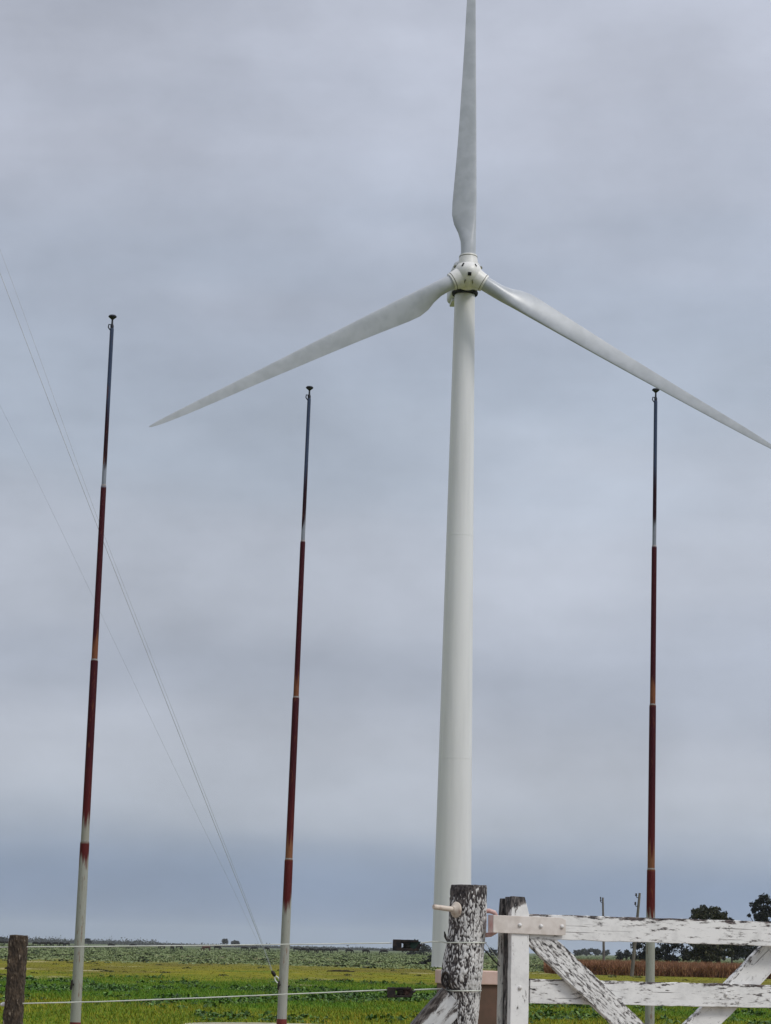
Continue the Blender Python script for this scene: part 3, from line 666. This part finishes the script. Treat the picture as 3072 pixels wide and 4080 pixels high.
def flagpole(basepx, toppx, Y, label, zred, low2, seed, jpx):
    b = at(*basepx, Y); b.z = 0; t = at(*toppx, Y); d = t - b; Hh = d.length; dn = d.normalized()
    root = empty('flagpole', b, label, 'flagpole', 'flagpoles')
    q = Vector((0, 0, 1)).rotation_difference(dn).to_matrix().to_4x4()
    root.matrix_world = Matrix.Translation(b) @ q
    J = [at(basepx[0] + (toppx[0] - basepx[0]) * (basepx[1] - p_) / (basepx[1] - toppx[1]), p_, Y).z for p_ in jpx]; M_pole = pole_material(J[0] - zred, low2, seed, J, Hh)
    zs = [0] + J + [Hh - 0.272]; rs = [(0.098, 0.086), (0.075, 0.070), (0.058, 0.053), (0.041, 0.037)]
    for i in range(4):
        z0, z1 = zs[i], zs[i + 1]; r_a, r_b = rs[i]
        mb = MB(); lo = z0 - (0.06 if i else 0)
        mb.lathe((0, 0, 0), (0, 0, 1), [(lo, r_a), (z1 - 0.03, r_b), (z1 - 0.004, r_b * 0.97), (z1, r_b * 0.90)], 28).build('section', M_pole, root, smooth=True)
        if i < 3:
            MB().lathe((0, 0, 0), (0, 0, 1), [(z1 + 0.001, rs[i][1] * 0.88), (z1 + 0.016, rs[i + 1][0] + 0.006), (z1 + 0.03, rs[i + 1][0] + 0.001)], 28).build('weld', M_weld, root, smooth=True)
    MB().lathe((0, 0, 0), (0, 0, 1), [(0.0, 0.104), (0.005, 0.1045), (0.125, 0.1035), (0.128, 0.099)], 28).build('red_band', M_red, root, smooth=True)
    zt_ = Hh - 0.272
    c = MB().lathe((0, 0, 0), (0, 0, 1), [(zt_, 0.031), (zt_ + 0.05, 0.034), (zt_ + 0.09, 0.02), (zt_ + 0.17, 0.017), (zt_ + 0.185, 0.03), (zt_ + 0.225, 0.078), (zt_ + 0.24, 0.08), (zt_ + 0.262, 0.06), (zt_ + 0.272, 0.01)], 24).build('finial', M_ptop, root, smooth=True)
    MB().tube([(-0.02, -0.01, zt_ + 0.07), (-0.062, -0.012, zt_ + 0.075), (-0.07, -0.012, zt_ + 0.02), (-0.035, -0.012, zt_ - 0.03)], 0.012, 8).build('pulley', M_ptop, root, smooth=True)
    mb = MB(); mb.tube([(-0.06, -0.065, 0.80), (-0.09, -0.10, 0.80)], 0.02, 8); mb.tube([(-0.10, -0.10, 0.70), (-0.09, -0.12, 0.80), (-0.085, -0.10, 0.88)], [0.016, 0.024, 0.016], 8)
    mb.build('cleat', M_strain, root, smooth=True)
    return root
flagpole((299, 4091), (449, 1254), 44.3, 'tallest looking telescopic flagpole, leftmost and nearest, red and grey', 0.3, (0.28, 0.27, 0.235), 1.0, (3355, 2632, 1937))
flagpole((1122, 4074), (1234, 1538), 49.2, 'rusty red telescopic flagpole in the middle, between fence post and gate post', 0.85, (0.20, 0.085, 0.045), 4.7, (3425, 2780, 2158))
flagpole((2588, 4113), (2613, 1547), 48.9, 'rusty red telescopic flagpole on the right, standing behind the gate', 0.9, (0.18, 0.075, 0.04), 9.2, (3465, 2810, 2178))

# ------------------------------------------------------------------ guy wires and anchor
GY = 96.0
anc = gnd(1122, 3934); GY = anc.y
W = {'upper': [(-330, 150), (-160, 560), (0, 988), (76, 1188), (153, 1411), (247, 1670), (329, 1911), (385, 2064), (440, 2200), (529, 2415), (614, 2650), (701, 2855), (788, 3085), (856, 3277), (925, 3428), (985, 3594), (1050, 3761), (1084, 3862)],
     'middle': [(-330, 240), (-160, 660), (0, 1080), (117, 1399), (176, 1550), (235, 1705), (294, 1852), (385, 2093), (423, 2191), (512, 2403), (600, 2645), (688, 2856), (776, 3082), (847, 3276), (917, 3432), (979, 3594), (1045, 3761), (1081, 3862)],
     'lower': [(-300, 1040), (-150, 1320), (0, 1608), (41, 1693), (94, 1805), (147, 1917), (217, 2052), (300, 2228), (410, 2462), (494, 2640), (591, 2840), (688, 3044), (776, 3232), (865, 3412), (953, 3585), (1028, 3752), (1077, 3864)]}
WL = {'upper': 'thin guy wire, upper of the close pair rising to the left', 'middle': 'thin guy wire, darker lower one of the close pair rising to the left', 'lower': 'faint guy wire, separate lowest one crossing the left flagpole'}
for nme, pts in W.items():
    P3 = [at(px, py, GY) for px, py in pts]
    # smooth the traced sag
    for _ in range(3): P3 = [P3[0]] + [(P3[i - 1] + P3[i] * 2 + P3[i + 1]) / 4 for i in range(1, len(P3) - 1)] + [P3[-1]]
    r = {'upper': 0.0070, 'middle': 0.012, 'lower': 0.0038}[nme]
    tag(MB().tube(P3, r, 6).build('guy_wire', M_guy, origin=P3[-1], smooth=True), WL[nme], 'guy wire', 'mast guy wires')
ga = empty('guy_anchor', anc, 'guy wire anchor with turnbuckle beside the middle flagpole', 'anchor')
e = at(1080, 3862, GY) - anc
MB().tube([(0, 0, -0.1), e * 0.30], 0.018, 8).build('rod', M_strain, ga, smooth=True)
mb = MB(); c = e * 0.42; ax_ = e.normalized(); sd_ = Vector((ax_.z, 0, -ax_.x))
mb.tube([c + (ax_ * 0.15 * math.cos(t) + sd_ * 0.075 * math.sin(t)) for t in np.linspace(0, 2 * math.pi, 19)], 0.026, 8, cap=False)
mb.build('shackle', M_bolt, ga, smooth=True)
MB().tube([e * 0.60, e * 0.68, e * 0.84, e * 0.92], [0.03, 0.075, 0.075, 0.03], 10).build('turnbuckle', M_strain, ga, smooth=True)
MB().tube([e * 0.9, e], 0.014, 8).build('thimble', M_guy, ga, smooth=True)

# ------------------------------------------------------------------ fence post on the left
FY = 13.0
def bark_post(name, outline, Y, segs, rows, square, amp, mat, parent, base, seed, paint=None):
    """outline: (py, left px, right px) from top to bottom; a rough trunk of true depth following it"""
    ys = [o[0] for o in outline]; y_b = outline[-1][0]
    v = np.zeros((rows, segs, 3)); pa = np.zeros((rows, segs))
    zt = at(0.5 * (outline[0][1] + outline[0][2]), outline[0][0], Y).z
    for i in range(rows):
        t = i / (rows - 1); py = ys[0] + (y_b - ys[0]) * t
        lx = np.interp(py, ys, [o[1] for o in outline]); rx = np.interp(py, ys, [o[2] for o in outline])
        c = at(0.5 * (lx + rx), py, Y); R = 0.5 * (rx - lx) * Y / F
        for j in range(segs):
            w = 2 * math.pi * j / segs; cx, sx = math.cos(w), math.sin(w)
            q = (abs(cx) ** square + abs(sx) ** square) ** (-1 / square)
            p = Vector((cx * 3.4, sx * 3.4, c.z * 9 + seed))
            a = mnoise.noise(p * 1.4) * 0.5; rdg = 1 - abs(mnoise.noise(Vector((cx * 10.5, sx * 10.5, c.z * 30 + seed)) + Vector((a, a, a)) * 1.5)) * 2
            fi = mnoise.noise(Vector((cx * 23, sx * 23, c.z * 85 + seed)))
            hgt = -0.7 * max(0, rdg) + 0.35 * fi + 0.4 * a
            pa[i, j] = 0.5 - 0.55 * rdg + 0.38 * fi + 0.35 * a
            rr = R * q * (1 + amp * hgt)
            v[i, j] = (c.x + cx * rr, c.y + sx * rr, c.z)
    verts = v.reshape(-1, 3); pnt = pa.reshape(-1)
    f = np.array([(i * segs + j, (i + 1) * segs + j, (i + 1) * segs + (j + 1) % segs, i * segs + (j + 1) % segs) for i in range(rows - 1) for j in range(segs)])
    # rounded, uneven cut top
    top = verts[:segs]; ctr = top.mean(0)
    v2 = [verts]; fl = [f]; nb = len(verts); prev = np.arange(segs)
    for s, dz in ((0.97, 0.003), (0.5, 0.004), (0.02, 0.005)):
        rg = ctr + (top - ctr) * s; rg[:, 2] = ctr[2] + dz + np.array([0.004 * mnoise.noise(Vector(p) * 30) for p in rg])
        v2.append(rg); cur = np.arange(nb, nb + segs); nb += segs
        fl.append(np.stack([prev, np.roll(prev, -1), np.roll(cur, -1), cur], 1)); prev = cur
        pnt = np.concatenate([pnt, np.full(segs, -0.3)])
    verts = np.concatenate(v2); f = np.concatenate(fl)
    tint = np.repeat(pnt[:, None], 3, 1)
    return np_obj(name, verts - np.array(base), f, mat, tint, parent=parent, smooth=True)
def bark_mat(name, dark, light, paint, thr, soft, top=None, bottom=None):
    m, nt, bs = newmat(name)
    a = N(nt, 'ShaderNodeAttribute'); a.attribute_name = 'tint'
    v = coords(nt, (60, 60, 22)); n = noise(nt, v, 1.0, 5, 0.7)
    f = M(nt, 'ADD', a.outputs['Fac'], M(nt, 'MULTIPLY', M(nt, 'SUBTRACT', n, 0.5), 0.55))
    if top:
        t = N(nt, 'ShaderNodeTexCoord'); sp = N(nt, 'ShaderNodeSeparateXYZ'); L(nt, t.outputs['Object'], sp.inputs[0])
        f = M(nt, 'SUBTRACT', f, M(nt, 'MULTIPLY', sstep(nt, sp.outputs[2], *top[:2]), top[2]))
        f = M(nt, 'ADD', f, M(nt, 'MULTIPLY', sstep(nt, sp.outputs[0], *bottom[:2]), bottom[2]))  # paint cover increases left to right; the left side stays darker
    k = sstep(nt, f, thr - soft, thr + soft)
    wood = mixc(nt, sstep(nt, n, 0.35, 0.7), dark, light)
    g = noise(nt, coords(nt, (9, 9, 5)), 1.0, 4, 0.6)
    pc_ = mixc(nt, M(nt, 'MULTIPLY', sstep(nt, g, 0.45, 0.7), 0.7), paint, tuple(c * 0.6 for c in paint))
    L(nt, mixc(nt, k, wood, pc_), bs.inputs['Base Color']); bs.inputs['Roughness'].default_value = 0.85
    bump(nt, M(nt, 'ADD', M(nt, 'MULTIPLY', k, 0.5), n), bs, 0.8, 0.004)
    return m
fb = at(40, 4080, FY); fb.z = 0
fp = empty('fence_post', fb, 'weathered grey brown wooden fence post at the left edge', 'fence post')
M_fpost = bark_mat('weathered_post', (0.022, 0.015, 0.009), (0.095, 0.066, 0.040), (0.28, 0.23, 0.17), 0.62, 0.12)
bark_post('post', [(3729, 40, 111), (3745, 38, 111), (3800, 34, 107), (3900, 28, 100), (4000, 18, 94), (4080, 11, 88), (4640, -40, 40)], FY, 72, 240, 4.5, 0.16, M_fpost, fp, fb, 3.3)
q = at(12, 4001, FY - 0.02) - fb
MB().tube([q + Vector((0.03, 0, 0)), q, q + Vector((-0.012, 0, -0.004))], [0.008, 0.012, 0.007], 8).build('wire_clip', M_bolt, fp, smooth=True)
q = at(19, 3858, FY - 0.01) - fb
MB().tube([q + Vector((0.03, 0, 0.006)), q], [0.006, 0.004], 6).build('splinter', M_strain, fp, smooth=True)

# ------------------------------------------------------------------ gate post
gb = at(1848, 4080, FY); gb.z = 0
gp = empty('gate_post', gb, 'thick round gate post with black and white flaking bark', 'gate post')
ztop = at(1868, 3528, FY).z
M_gpost = bark_mat('flaking_whitewash', (0.014, 0.011, 0.013), (0.15, 0.13, 0.12), (0.66, 0.65, 0.625), 0.31, 0.11, top=(ztop - 0.15, ztop + 0.05, 0.65), bottom=(-0.09, 0.08, 0.24))
bark_post('trunk', [(3529, 1797, 1938), (3545, 1794, 1940), (3620, 1790, 1940), (3700, 1786, 1937), (3757, 1779, 1930), (3820, 1766, 1926), (3880, 1757, 1922), (3915, 1761, 1918), (3950, 1782, 1915), (4000, 1792, 1910), (4080, 1795, 1903), (4660, 1795, 1893)],
          FY, 150, 430, 2.0, 0.075, M_gpost, gp, gb, 8.1)
# through bolt and cup washer on the left front
wc = at(1818, 3625, FY - 0.085) - gb; axl = Vector((-0.80, -0.60, 0.02)).normalized()
MB().lathe(wc - axl * 0.004, axl, [(0, 0.041), (0.008, 0.043), (0.012, 0.040), (0.018, 0.026), (0.03, 0.018)], 24).build('cup_washer', M_pin, gp, smooth=True)
tip = at(1727, 3613, FY - 0.16) - gb
MB().tube([wc, wc + (tip - wc) * 0.93, tip], [0.0145, 0.0135, 0.0125], 14).build('hinge_bolt', M_pin, gp, smooth=True)
# iron loop on the right that carries the gate strap
lp = [at(px, py, FY + dy) - gb for px, py, dy in ((1925, 3630, 0.0), (1950, 3629, -0.01), (1970, 3636, -0.01), (1980, 3655, 0.0), (1981, 3690, 0.0), (1975, 3712, -0.01), (1955, 3724, -0.01), (1920, 3727, 0.0))]
MB().tube(lp, 0.0125, 12).build('hinge_loop', M_pink, gp, smooth=True)
# knot hole and a loose sliver of bark
kc = at(1778, 3903, FY - 0.075) - gb; kd = (Vector((-0.55, -0.83, 0))).normalized(); ks = Vector((0.83, -0.55, 0))
MB().tube([kc + (Vector((0, 0, 1)) * 0.036 * math.cos(t) + ks * 0.022 * math.sin(t)) + kd * 0.006 for t in np.linspace(0, 2 * math.pi, 17)], 0.007, 8, cap=False).build('knot', M_strain, gp, smooth=True)
s0 = at(1771, 3712, FY - 0.03) - gb; s1 = at(1780, 3748, FY - 0.05) - gb
MB().tube([s0, (s0 + s1) / 2 + Vector((-0.002, 0, 0)), s1], [0.003, 0.008, 0.004], 6).build('bark_sliver', M_strain, gp, smooth=True)
# leaning brace: a squared timber from the ground up to the post
def board(name, p0, p1, width, thick, nrm, mat, parent, base, bev=0.003, end_cut=0):
    """timber with its own frame: local x along the board, y across, z through (towards the viewer)"""
    p0, p1 = Vector(p0), Vector(p1); x = (p1 - p0).normalized(); z = (Vector(nrm) - x * Vector(nrm).dot(x)).normalized(); y_ = z.cross(x)
    if y_.z < 0: y_ = -y_; z = -z
    ln = (p1 - p0).length; me = MB()
    # uneven long edges
    n = max(4, int(ln / 0.05)); vs_ = []
    for i in range(n + 1):
        t = -ln / 2 + ln * i / n; j1, j2 = (random.uniform(-0.0022, 0.0022) for _ in range(2))
        for yy, zz in ((-width / 2 + j1, -thick / 2), (width / 2 + j2, -thick / 2), (width / 2 + j2, thick / 2), (-width / 2 + j1, thick / 2)): vs_.append((t, yy, zz))
    fs = [(i * 4 + j, i * 4 + (j + 1) % 4, i * 4 + 4 + (j + 1) % 4, i * 4 + 4 + j) for i in range(n) for j in range(4)]
    fs += [(3, 2, 1, 0), tuple(n * 4 + j for j in range(4))]
    o = me.add(vs_, fs).build(name, mat, parent, bevel=bev)
    R = Matrix((x, y_, z)).transposed().to_4x4()
    o.matrix_local = Matrix.Translation((p0 + p1) / 2 - Vector(base)) @ R
    return o
P_diag = peel('paint_diagonal', WHITE, BLACKWOOD, (23, 80, 30), 1.0, 0.43, 0.035, 0.06, edge=(0.06, 0.03, 0.06))
P_brace = peel('paint_brace', (0.66, 0.67, 0.66), (0.03, 0.022, 0.02), (12, 46, 20), 1.0, 0.40, 0.04, 0.05, edge=(0.075, 0.055, 0.5))
b0 = at(1500, 4330, FY - 0.02); b1_ = at(1808, 3975, FY - 0.02)
board('brace', b0, b1_, 0.16, 0.10, (0.1, -1, 0), P_brace, gp, gb, 0.006)

# ------------------------------------------------------------------ gate
GA = math.radians(22.0)
go = at(2033, 4080, 12.95); go.z = 0
gx = Vector((math.cos(GA), math.sin(GA), 0)); gy = Vector((-math.sin(GA), math.cos(GA), 0)); gz = Vector((0, 0, 1))
def gl(px, py, yo=0.0):
    """point of the gate's plane (yo metres behind its front face) seen at a pixel, as a world point"""
    d = ray(px, py); t = ((go - CAM).dot(gy) + yo) / d.dot(gy); return CAM + d * t
gate = empty('wooden_gate', go, 'white flaking wooden farm gate hung on the round post', 'gate')
def gp_(p): return p - go
P_rail = peel('paint_rail', WHITE, BLACKWOOD, (15, 62, 24), 1.0, 0.375, 0.03, 0.115, edge=(0.066, 0.03, 0.17), wood2=(0.17, 0.13, 0.12))
P_clean = peel('paint_clean', WHITE, BLACKWOOD, (22, 50, 24), 1.0, 0.335, 0.03, 0.05, edge=(0.075, 0.03, 0.14))
zst = gl(2060, 3571).z
P_stile = peel('paint_stile', WHITE, BLACKWOOD, (40, 40, 14), 1.0, 0.325, 0.03, 0.05, bare_z=(zst - 0.10, zst - 0.03, -0.62))
P_bare = peel('paint_back_plank', (0.60, 0.60, 0.55), (0.02, 0.017, 0.017), (36, 36, 12), 1.0, 0.40, 0.04, 0.10, bare_z=(zst - 0.11, zst - 0.08, 0.0))
P_core = peel('core_gap_dark', (0.35, 0.34, 0.33), (0.010, 0.009, 0.010), (36, 36, 10), 1.0, 0.62, 0.04, 0.08)  # darkness of the gap between the planks is put into this near-black colour
# stile: two planks either side of a recessed core; local frame = gate frame
Rg = Matrix((gx, gy, gz)).transposed().to_4x4()
def plank(name, x0, x1, y0, y1, ztopl, ztopr, mat, z0=0.12, wob=0.0015, chamf=0.0):
    n = 26; vs_ = []
    for i in range(n + 1):
        t = i / n
        for xx, zt_ in ((x0, ztopl), (x1, ztopr)):
            pass
        zl = z0 + (ztopl - chamf - z0) * t; zr = z0 + (ztopr - chamf - z0) * t
        a, b = random.uniform(-wob, wob), random.uniform(-wob, wob)
        vs_ += [(x0 + a, y0, zl), (x1 + b, y0, zr), (x1 + b, y1, zr), (x0 + a, y1, zl)]
    if chamf:
        w = (x1 - x0); vs_ += [(x0 + w * 0.06, y0 + 0.003, ztopl), (x1 - w * 0.26, y0 + 0.003, ztopr), (x1 - w * 0.26, y1 - 0.003, ztopr), (x0 + w * 0.06, y1 - 0.003, ztopl)]; n += 1
    fs = [(i * 4 + j, i * 4 + (j + 1) % 4, i * 4 + 4 + (j + 1) % 4, i * 4 + 4 + j) for i in range(n) for j in range(4)] + [(3, 2, 1, 0), tuple(n * 4 + j for j in range(4))]
    o = MB().add(vs_, fs).build(name, mat, gate, bevel=0.003)
    o.matrix_local = Rg; return o
xr = (gl(2108, 3850) - go).dot(gx); xl = 0.0
plank('stile_plank', xl, xr, 0.0, 0.042, zst, zst - 0.002, P_stile, chamf=0.095)
plank('stile_core', xl + 0.006, xr - 0.010, 0.044, 0.114, zst - 0.002, zst - 0.004, P_core, chamf=0.08)
plank('stile_plank', xl - 0.004, xr - 0.004, 0.116, 0.164, zst - 0.010, zst - 0.012, P_bare, chamf=0.085)
def rail(name, l, r, w, yo, th, mat):
    p0 = gl(*l, yo); p1 = gl(*r, yo)
    return board(name, p0 + gy * th / 2, p1 + gy * th / 2, w, th, -gy, mat, gate, go)
# boards: pixel centre lines at the left and right, extended past the frame
def cl(xa, ya, xb, yb, x0, x1): return ((x0, ya + (yb - ya) * (x0 - xa) / (xb - xa)), (x1, ya + (yb - ya) * (x1 - xa) / (xb - xa)))
tl, tr_ = cl(2272, 3696, 3072, 3721, 2112, 4150)
rail('rail', tl, tr_, 0.134, 0.012, 0.045, P_rail)
ll, lr = cl(2272, 3952, 3072, 3970, 2112, 4150)
rail('rail', ll, lr, 0.128, 0.060, 0.045, P_rail)
l3, r3 = cl(2272, 4270, 3072, 4284, 2112, 4150)
rail('rail', l3, r3, 0.128, 0.060, 0.045, P_rail)
# diagonals: the left one lies in front of the lower rail, the right one behind it
rail('diagonal', (2090, 3682), (2768, 4330), 0.128, 0.0585 - 0.044, 0.043, P_diag)
rail('diagonal', (2560, 4330), (3118, 3760), 0.150, 0.107, 0.04, P_clean)
plank_far = gl(4200, 3850)
xf = (plank_far - go).dot(gx)
plank('end_stile', xf - 0.05, xf + 0.06, 0.0, 0.10, zst - 0.05, zst - 0.05, P_clean)
# strap hinge: plate that wraps round the loop at its left end, three dome bolts
def plate_pt(px, py, yo): return gp_(gl(px, py, yo))
x0 = (gl(1957, 3690, -0.008) - go).dot(gx); x1 = (gl(2254, 3690, -0.008) - go).dot(gx)
za = gl(1975, 3646, -0.008).z; zb_ = gl(1975, 3716, -0.008).z; zc_ = gl(2250, 3657, -0.008).z; zd = gl(2250, 3728, -0.008).z
mb = MB(); vs_ = []; n = 16
for i in range(n + 1):
    t = i / n; xx = x0 + 0.012 + (x1 - x0 - 0.012) * t; tu = (xx - x0) / (x1 - x0)
    za_ = za + (zc_ - za) * tu; zb2 = zb_ + (zd - zb_) * tu
    if i == n: za_ -= 0.010; zb2 += 0.006
    vs_ += [(xx, -0.010, zb2), (xx, -0.010, za_), (xx, -0.002, za_), (xx, -0.002, zb2)]
fs = [(i * 4 + j, i * 4 + (j + 1) % 4, i * 4 + 4 + (j + 1) % 4, i * 4 + 4 + j) for i in range(n) for j in range(4)] + [(3, 2, 1, 0), tuple(n * 4 + j for j in range(4))]
strap = mb.add(vs_, fs).build('hinge_strap', M_strap, gate, bevel=0.002); strap.matrix_local = Rg
# the rolled eye of the strap
mb = MB(); n = 14; vs_ = []
for i in range(n + 1):
    w = math.radians(-95 - 200 * i / n); ro, ri = 0.034, 0.026; c0 = (x0 + 0.034, 0.024)
    for r_, zz in ((ro, zb_), (ro, za), (ri, za), (ri, zb_)): vs_.append((c0[0] + r_ * math.cos(w), c0[1] + r_ * math.sin(w), zz))
fs = [(i * 4 + j, i * 4 + (j + 1) % 4, i * 4 + 4 + (j + 1) % 4, i * 4 + 4 + j) for i in range(n) for j in range(4)] + [(3, 2, 1, 0), tuple(n * 4 + j for j in range(4))]
eye = mb.add(vs_, fs).build('strap_eye', M_pink, gate, smooth=True); eye.matrix_local = Rg
for px, py, yo in ((2071, 3686, -0.010), (2155, 3690, -0.010), (2239, 3692, -0.010), (2071, 3936, 0.0), (2891, 3962, 0.060), (2470, 3958, 0.0)):
    if px == 2470: continue
    c = gp_(gl(px, py, yo)); par = strap if yo == -0.010 else gate
    o = MB().lathe(Vector((0, 0, 0)), -gy, [(-0.004, 0.0105), (0.002, 0.0115), (0.007, 0.010), (0.0105, 0.0055), (0.0115, 0.001)], 16).build('bolt_head', M_bolt, gate, smooth=True)
    o.location = c
    if par is strap:
        o.parent = strap; o.matrix_local = Rg.inverted() @ Matrix.Translation(c)

# ------------------------------------------------------------------ fence wires and strainers
def wrap(py, px0, px1, rr):
    """half turn of wire round the front of the gate post"""
    a = at(px0, py, FY - 0.02); b = at(px1, py + (px1 - px0) * 0.022 * 0, FY - 0.02); pts = []
    c = (a + b) / 2; R = (b - a).length / 2 + 0.004
    for t in np.linspace(math.pi, 2 * math.pi, 18): pts.append(Vector((c.x + R * math.cos(t), c.y + R * 0.95 * math.sin(t), c.z + (b.z - a.z) * (0.5 + 0.5 * math.cos(t) - 0.5))))
    return pts
up = [at(px, py, FY - 0.02 * (px > 90)) for px, py in ((-420, 3776), (-150, 3775), (20, 3774), (75, 3773.5), (112, 3773), (400, 3771), (800, 3767), (1200, 3762), (1562, 3757.5))]
up2 = [at(px, py, FY - 0.02) for px, py in ((1678, 3757), (1720, 3752), (1760, 3752))] + wrap(3756, 1778, 1934, 0)
lo = [at(px, py, FY - 0.02) for px, py in ((14, 4001), (100, 3998), (400, 3991), (800, 3976), (1200, 3959), (1545, 3944))]
lo2 = [at(px, py, FY - 0.02) for px, py in ((1650, 3944), (1720, 3941), (1765, 3940))] + wrap(3947, 1786, 1914, 0)
def wire(a, b, r, label):
    root = empty('fence_wire', a[-1], label, 'wire')
    MB().tube([p - a[-1] for p in a], r, 8).build('span', M_wire, root, smooth=True)
    MB().tube([p - a[-1] for p in b], r * 1.15, 8).build('tie', M_wire, root, smooth=True)
    return root
w1 = wire(up, up2, 0.0030, 'upper fence wire running from the fence post to the gate post')
tw = [(at(px, py, FY + 0.02) - up[-1]) for px, py in ((1933, 3756), (1950, 3778), (1972, 3806), (1992, 3832))]
MB().tube(tw, 0.0016, 6).build('loose_end', M_wire, w1, smooth=True)
tw = [(at(px, py, FY + 0.03) - up[-1]) for px, py in ((1928, 3782), (1950, 3806), (1974, 3834), (1992, 3850))]
MB().tube(tw, 0.0034, 6).build('loose_end', M_strain, w1, smooth=True)
w2 = wire(lo, lo2, 0.0031, 'lower fence wire running from the fence post to the gate post')
def strainer(px0, px1, py, hpx, label, mids, slope):
    o = at(px0, py, FY - 0.02); kk = FY / F; ln = (px1 - px0) * kk; hh = hpx * kk
    root = empty('wire_strainer', o, label, 'wire strainer', 'ratchet wire strainers')
    ax = Vector((1, 0, slope)).normalized(); upv = Vector((-slope, 0, 1)).normalized(); fr = Vector((0, -1, 0)); R = Matrix((ax, -fr, upv)).transposed()
    def pt(a, b, c=0): return ax * (a * ln) + upv * (b * hh) + fr * c
    # bracket: a solid web at the left, two narrow cheeks holding a drum wound with wire
    MB().box(pt(0.16, 0) + fr * 0.02, (ln * 0.30, 0.040, hh * 0.94), R, (0.96, 1.0)).build('bracket', M_strain, root, bevel=0.003)
    MB().box(pt(0.58, 0.30) + fr * 0.0, (ln * 0.62, 0.004, hh * 0.30), R, (0.9, 1)).box(pt(0.58, -0.33) + fr * 0.002, (ln * 0.60, 0.004, hh * 0.26), R).build('cheek', M_strain, root, bevel=0.001)
    MB().box(pt(0.56, 0.36) + fr * 0.040, (ln * 0.56, 0.005, hh * 0.20), R).box(pt(0.54, -0.36) + fr * 0.040, (ln * 0.54, 0.005, hh * 0.20), R).build('cheek', M_strain, root, bevel=0.001)
    MB().lathe(pt(0.52, 0.0) + upv * (-hh * 0.46), upv, [(0, 0.008), (hh * 0.08, hh * 0.30), (hh * 0.3, hh * 0.40), (hh * 0.62, hh * 0.40), (hh * 0.86, hh * 0.30), (hh * 0.93, 0.008)], 16).build('drum', mids, root, smooth=True)
    mb = MB()
    for q_ in np.linspace(-0.28, 0.28, 5):
        mb.tube([pt(0.52, q_) + ax * (hh * 0.42 * math.cos(t)) + fr * (hh * 0.42 * math.sin(t)) for t in np.linspace(0, 2 * math.pi, 15)], 0.0028, 6, cap=False)
    mb.build('wire_coil', M_strain_c, root, smooth=True)
    mb = MB(); n = 11; c = pt(0.76, 0.04) + fr * 0.02; vs_ = []
    for d in (0, 0.012):
        for i in range(n * 2):
            r_ = hh * (0.54 if i % 2 == 0 else 0.38); t = math.pi * i / n
            vs_.append(c + ax * (r_ * math.cos(t)) + upv * (r_ * math.sin(t)) + fr * d)
    m2 = n * 2; mb.add(vs_, [tuple(range(m2)), tuple(range(m2, 2 * m2))[::-1]] + [(i, i + m2, (i + 1) % m2 + m2, (i + 1) % m2) for i in range(m2)])
    mb.build('ratchet', mids, root)
    MB().tube([pt(0.80, -0.35) + fr * 0.035, pt(0.90, 0.05) + fr * 0.036, pt(1.0, 0.06) + fr * 0.01], [0.008, 0.010, 0.004], 8).build('pawl', M_strain, root, smooth=True)
strainer(1563, 1682, 3765, 46, 'dark green ratchet wire strainer on the upper fence wire', M_strain_g, 0.0)
strainer(1541, 1652, 3954, 42, 'dark rusty ratchet wire strainer on the lower fence wire', M_strain_r, 0.03)

# ------------------------------------------------------------------ rendered pillar behind the gate post
PY = 18.8
pb = at(1859, 4080, PY); pb.z = 0
pil = empty('brick_pillar', pb, 'low brown pillar with pale pink cap behind the gate post', 'pillar')
kk = PY / F; zt1 = at(1950, 3869, PY).z; zt2 = at(1950, 3923, PY).z
Rp = Matrix.Rotation(math.radians(6), 3, 'Z')
MB().box((0, 0, zt2 / 2), (212 * kk, 0.42, zt2), Rp).build('shaft', M_pillar, pil, bevel=0.006)
MB().box((0.004, 0, (zt1 + zt2) / 2 + 0.001), (228 * kk, 0.46, zt1 - zt2), Rp).build('cap', M_cap, pil, bevel=0.006)

# ------------------------------------------------------------------ thin moist air over the plain
m = bpy.data.materials.new('moist_air'); m.use_nodes = True; nt = m.node_tree; nt.nodes.clear()
pv_ = N(nt, 'ShaderNodeVolumePrincipled'); pv_.inputs['Color'].default_value = (0.93, 0.96, 1.0, 1); pv_.inputs['Density'].default_value = 0.00005; pv_.inputs['Anisotropy'].default_value = 0.2
ou = N(nt, 'ShaderNodeOutputMaterial'); L(nt, pv_.outputs[0], ou.inputs['Volume'])
hz = MB().box((0, 7000, 56), (18400, 14400, 114)).build('haze', m); tag(hz, 'thin haze over the plain', kind='stuff')
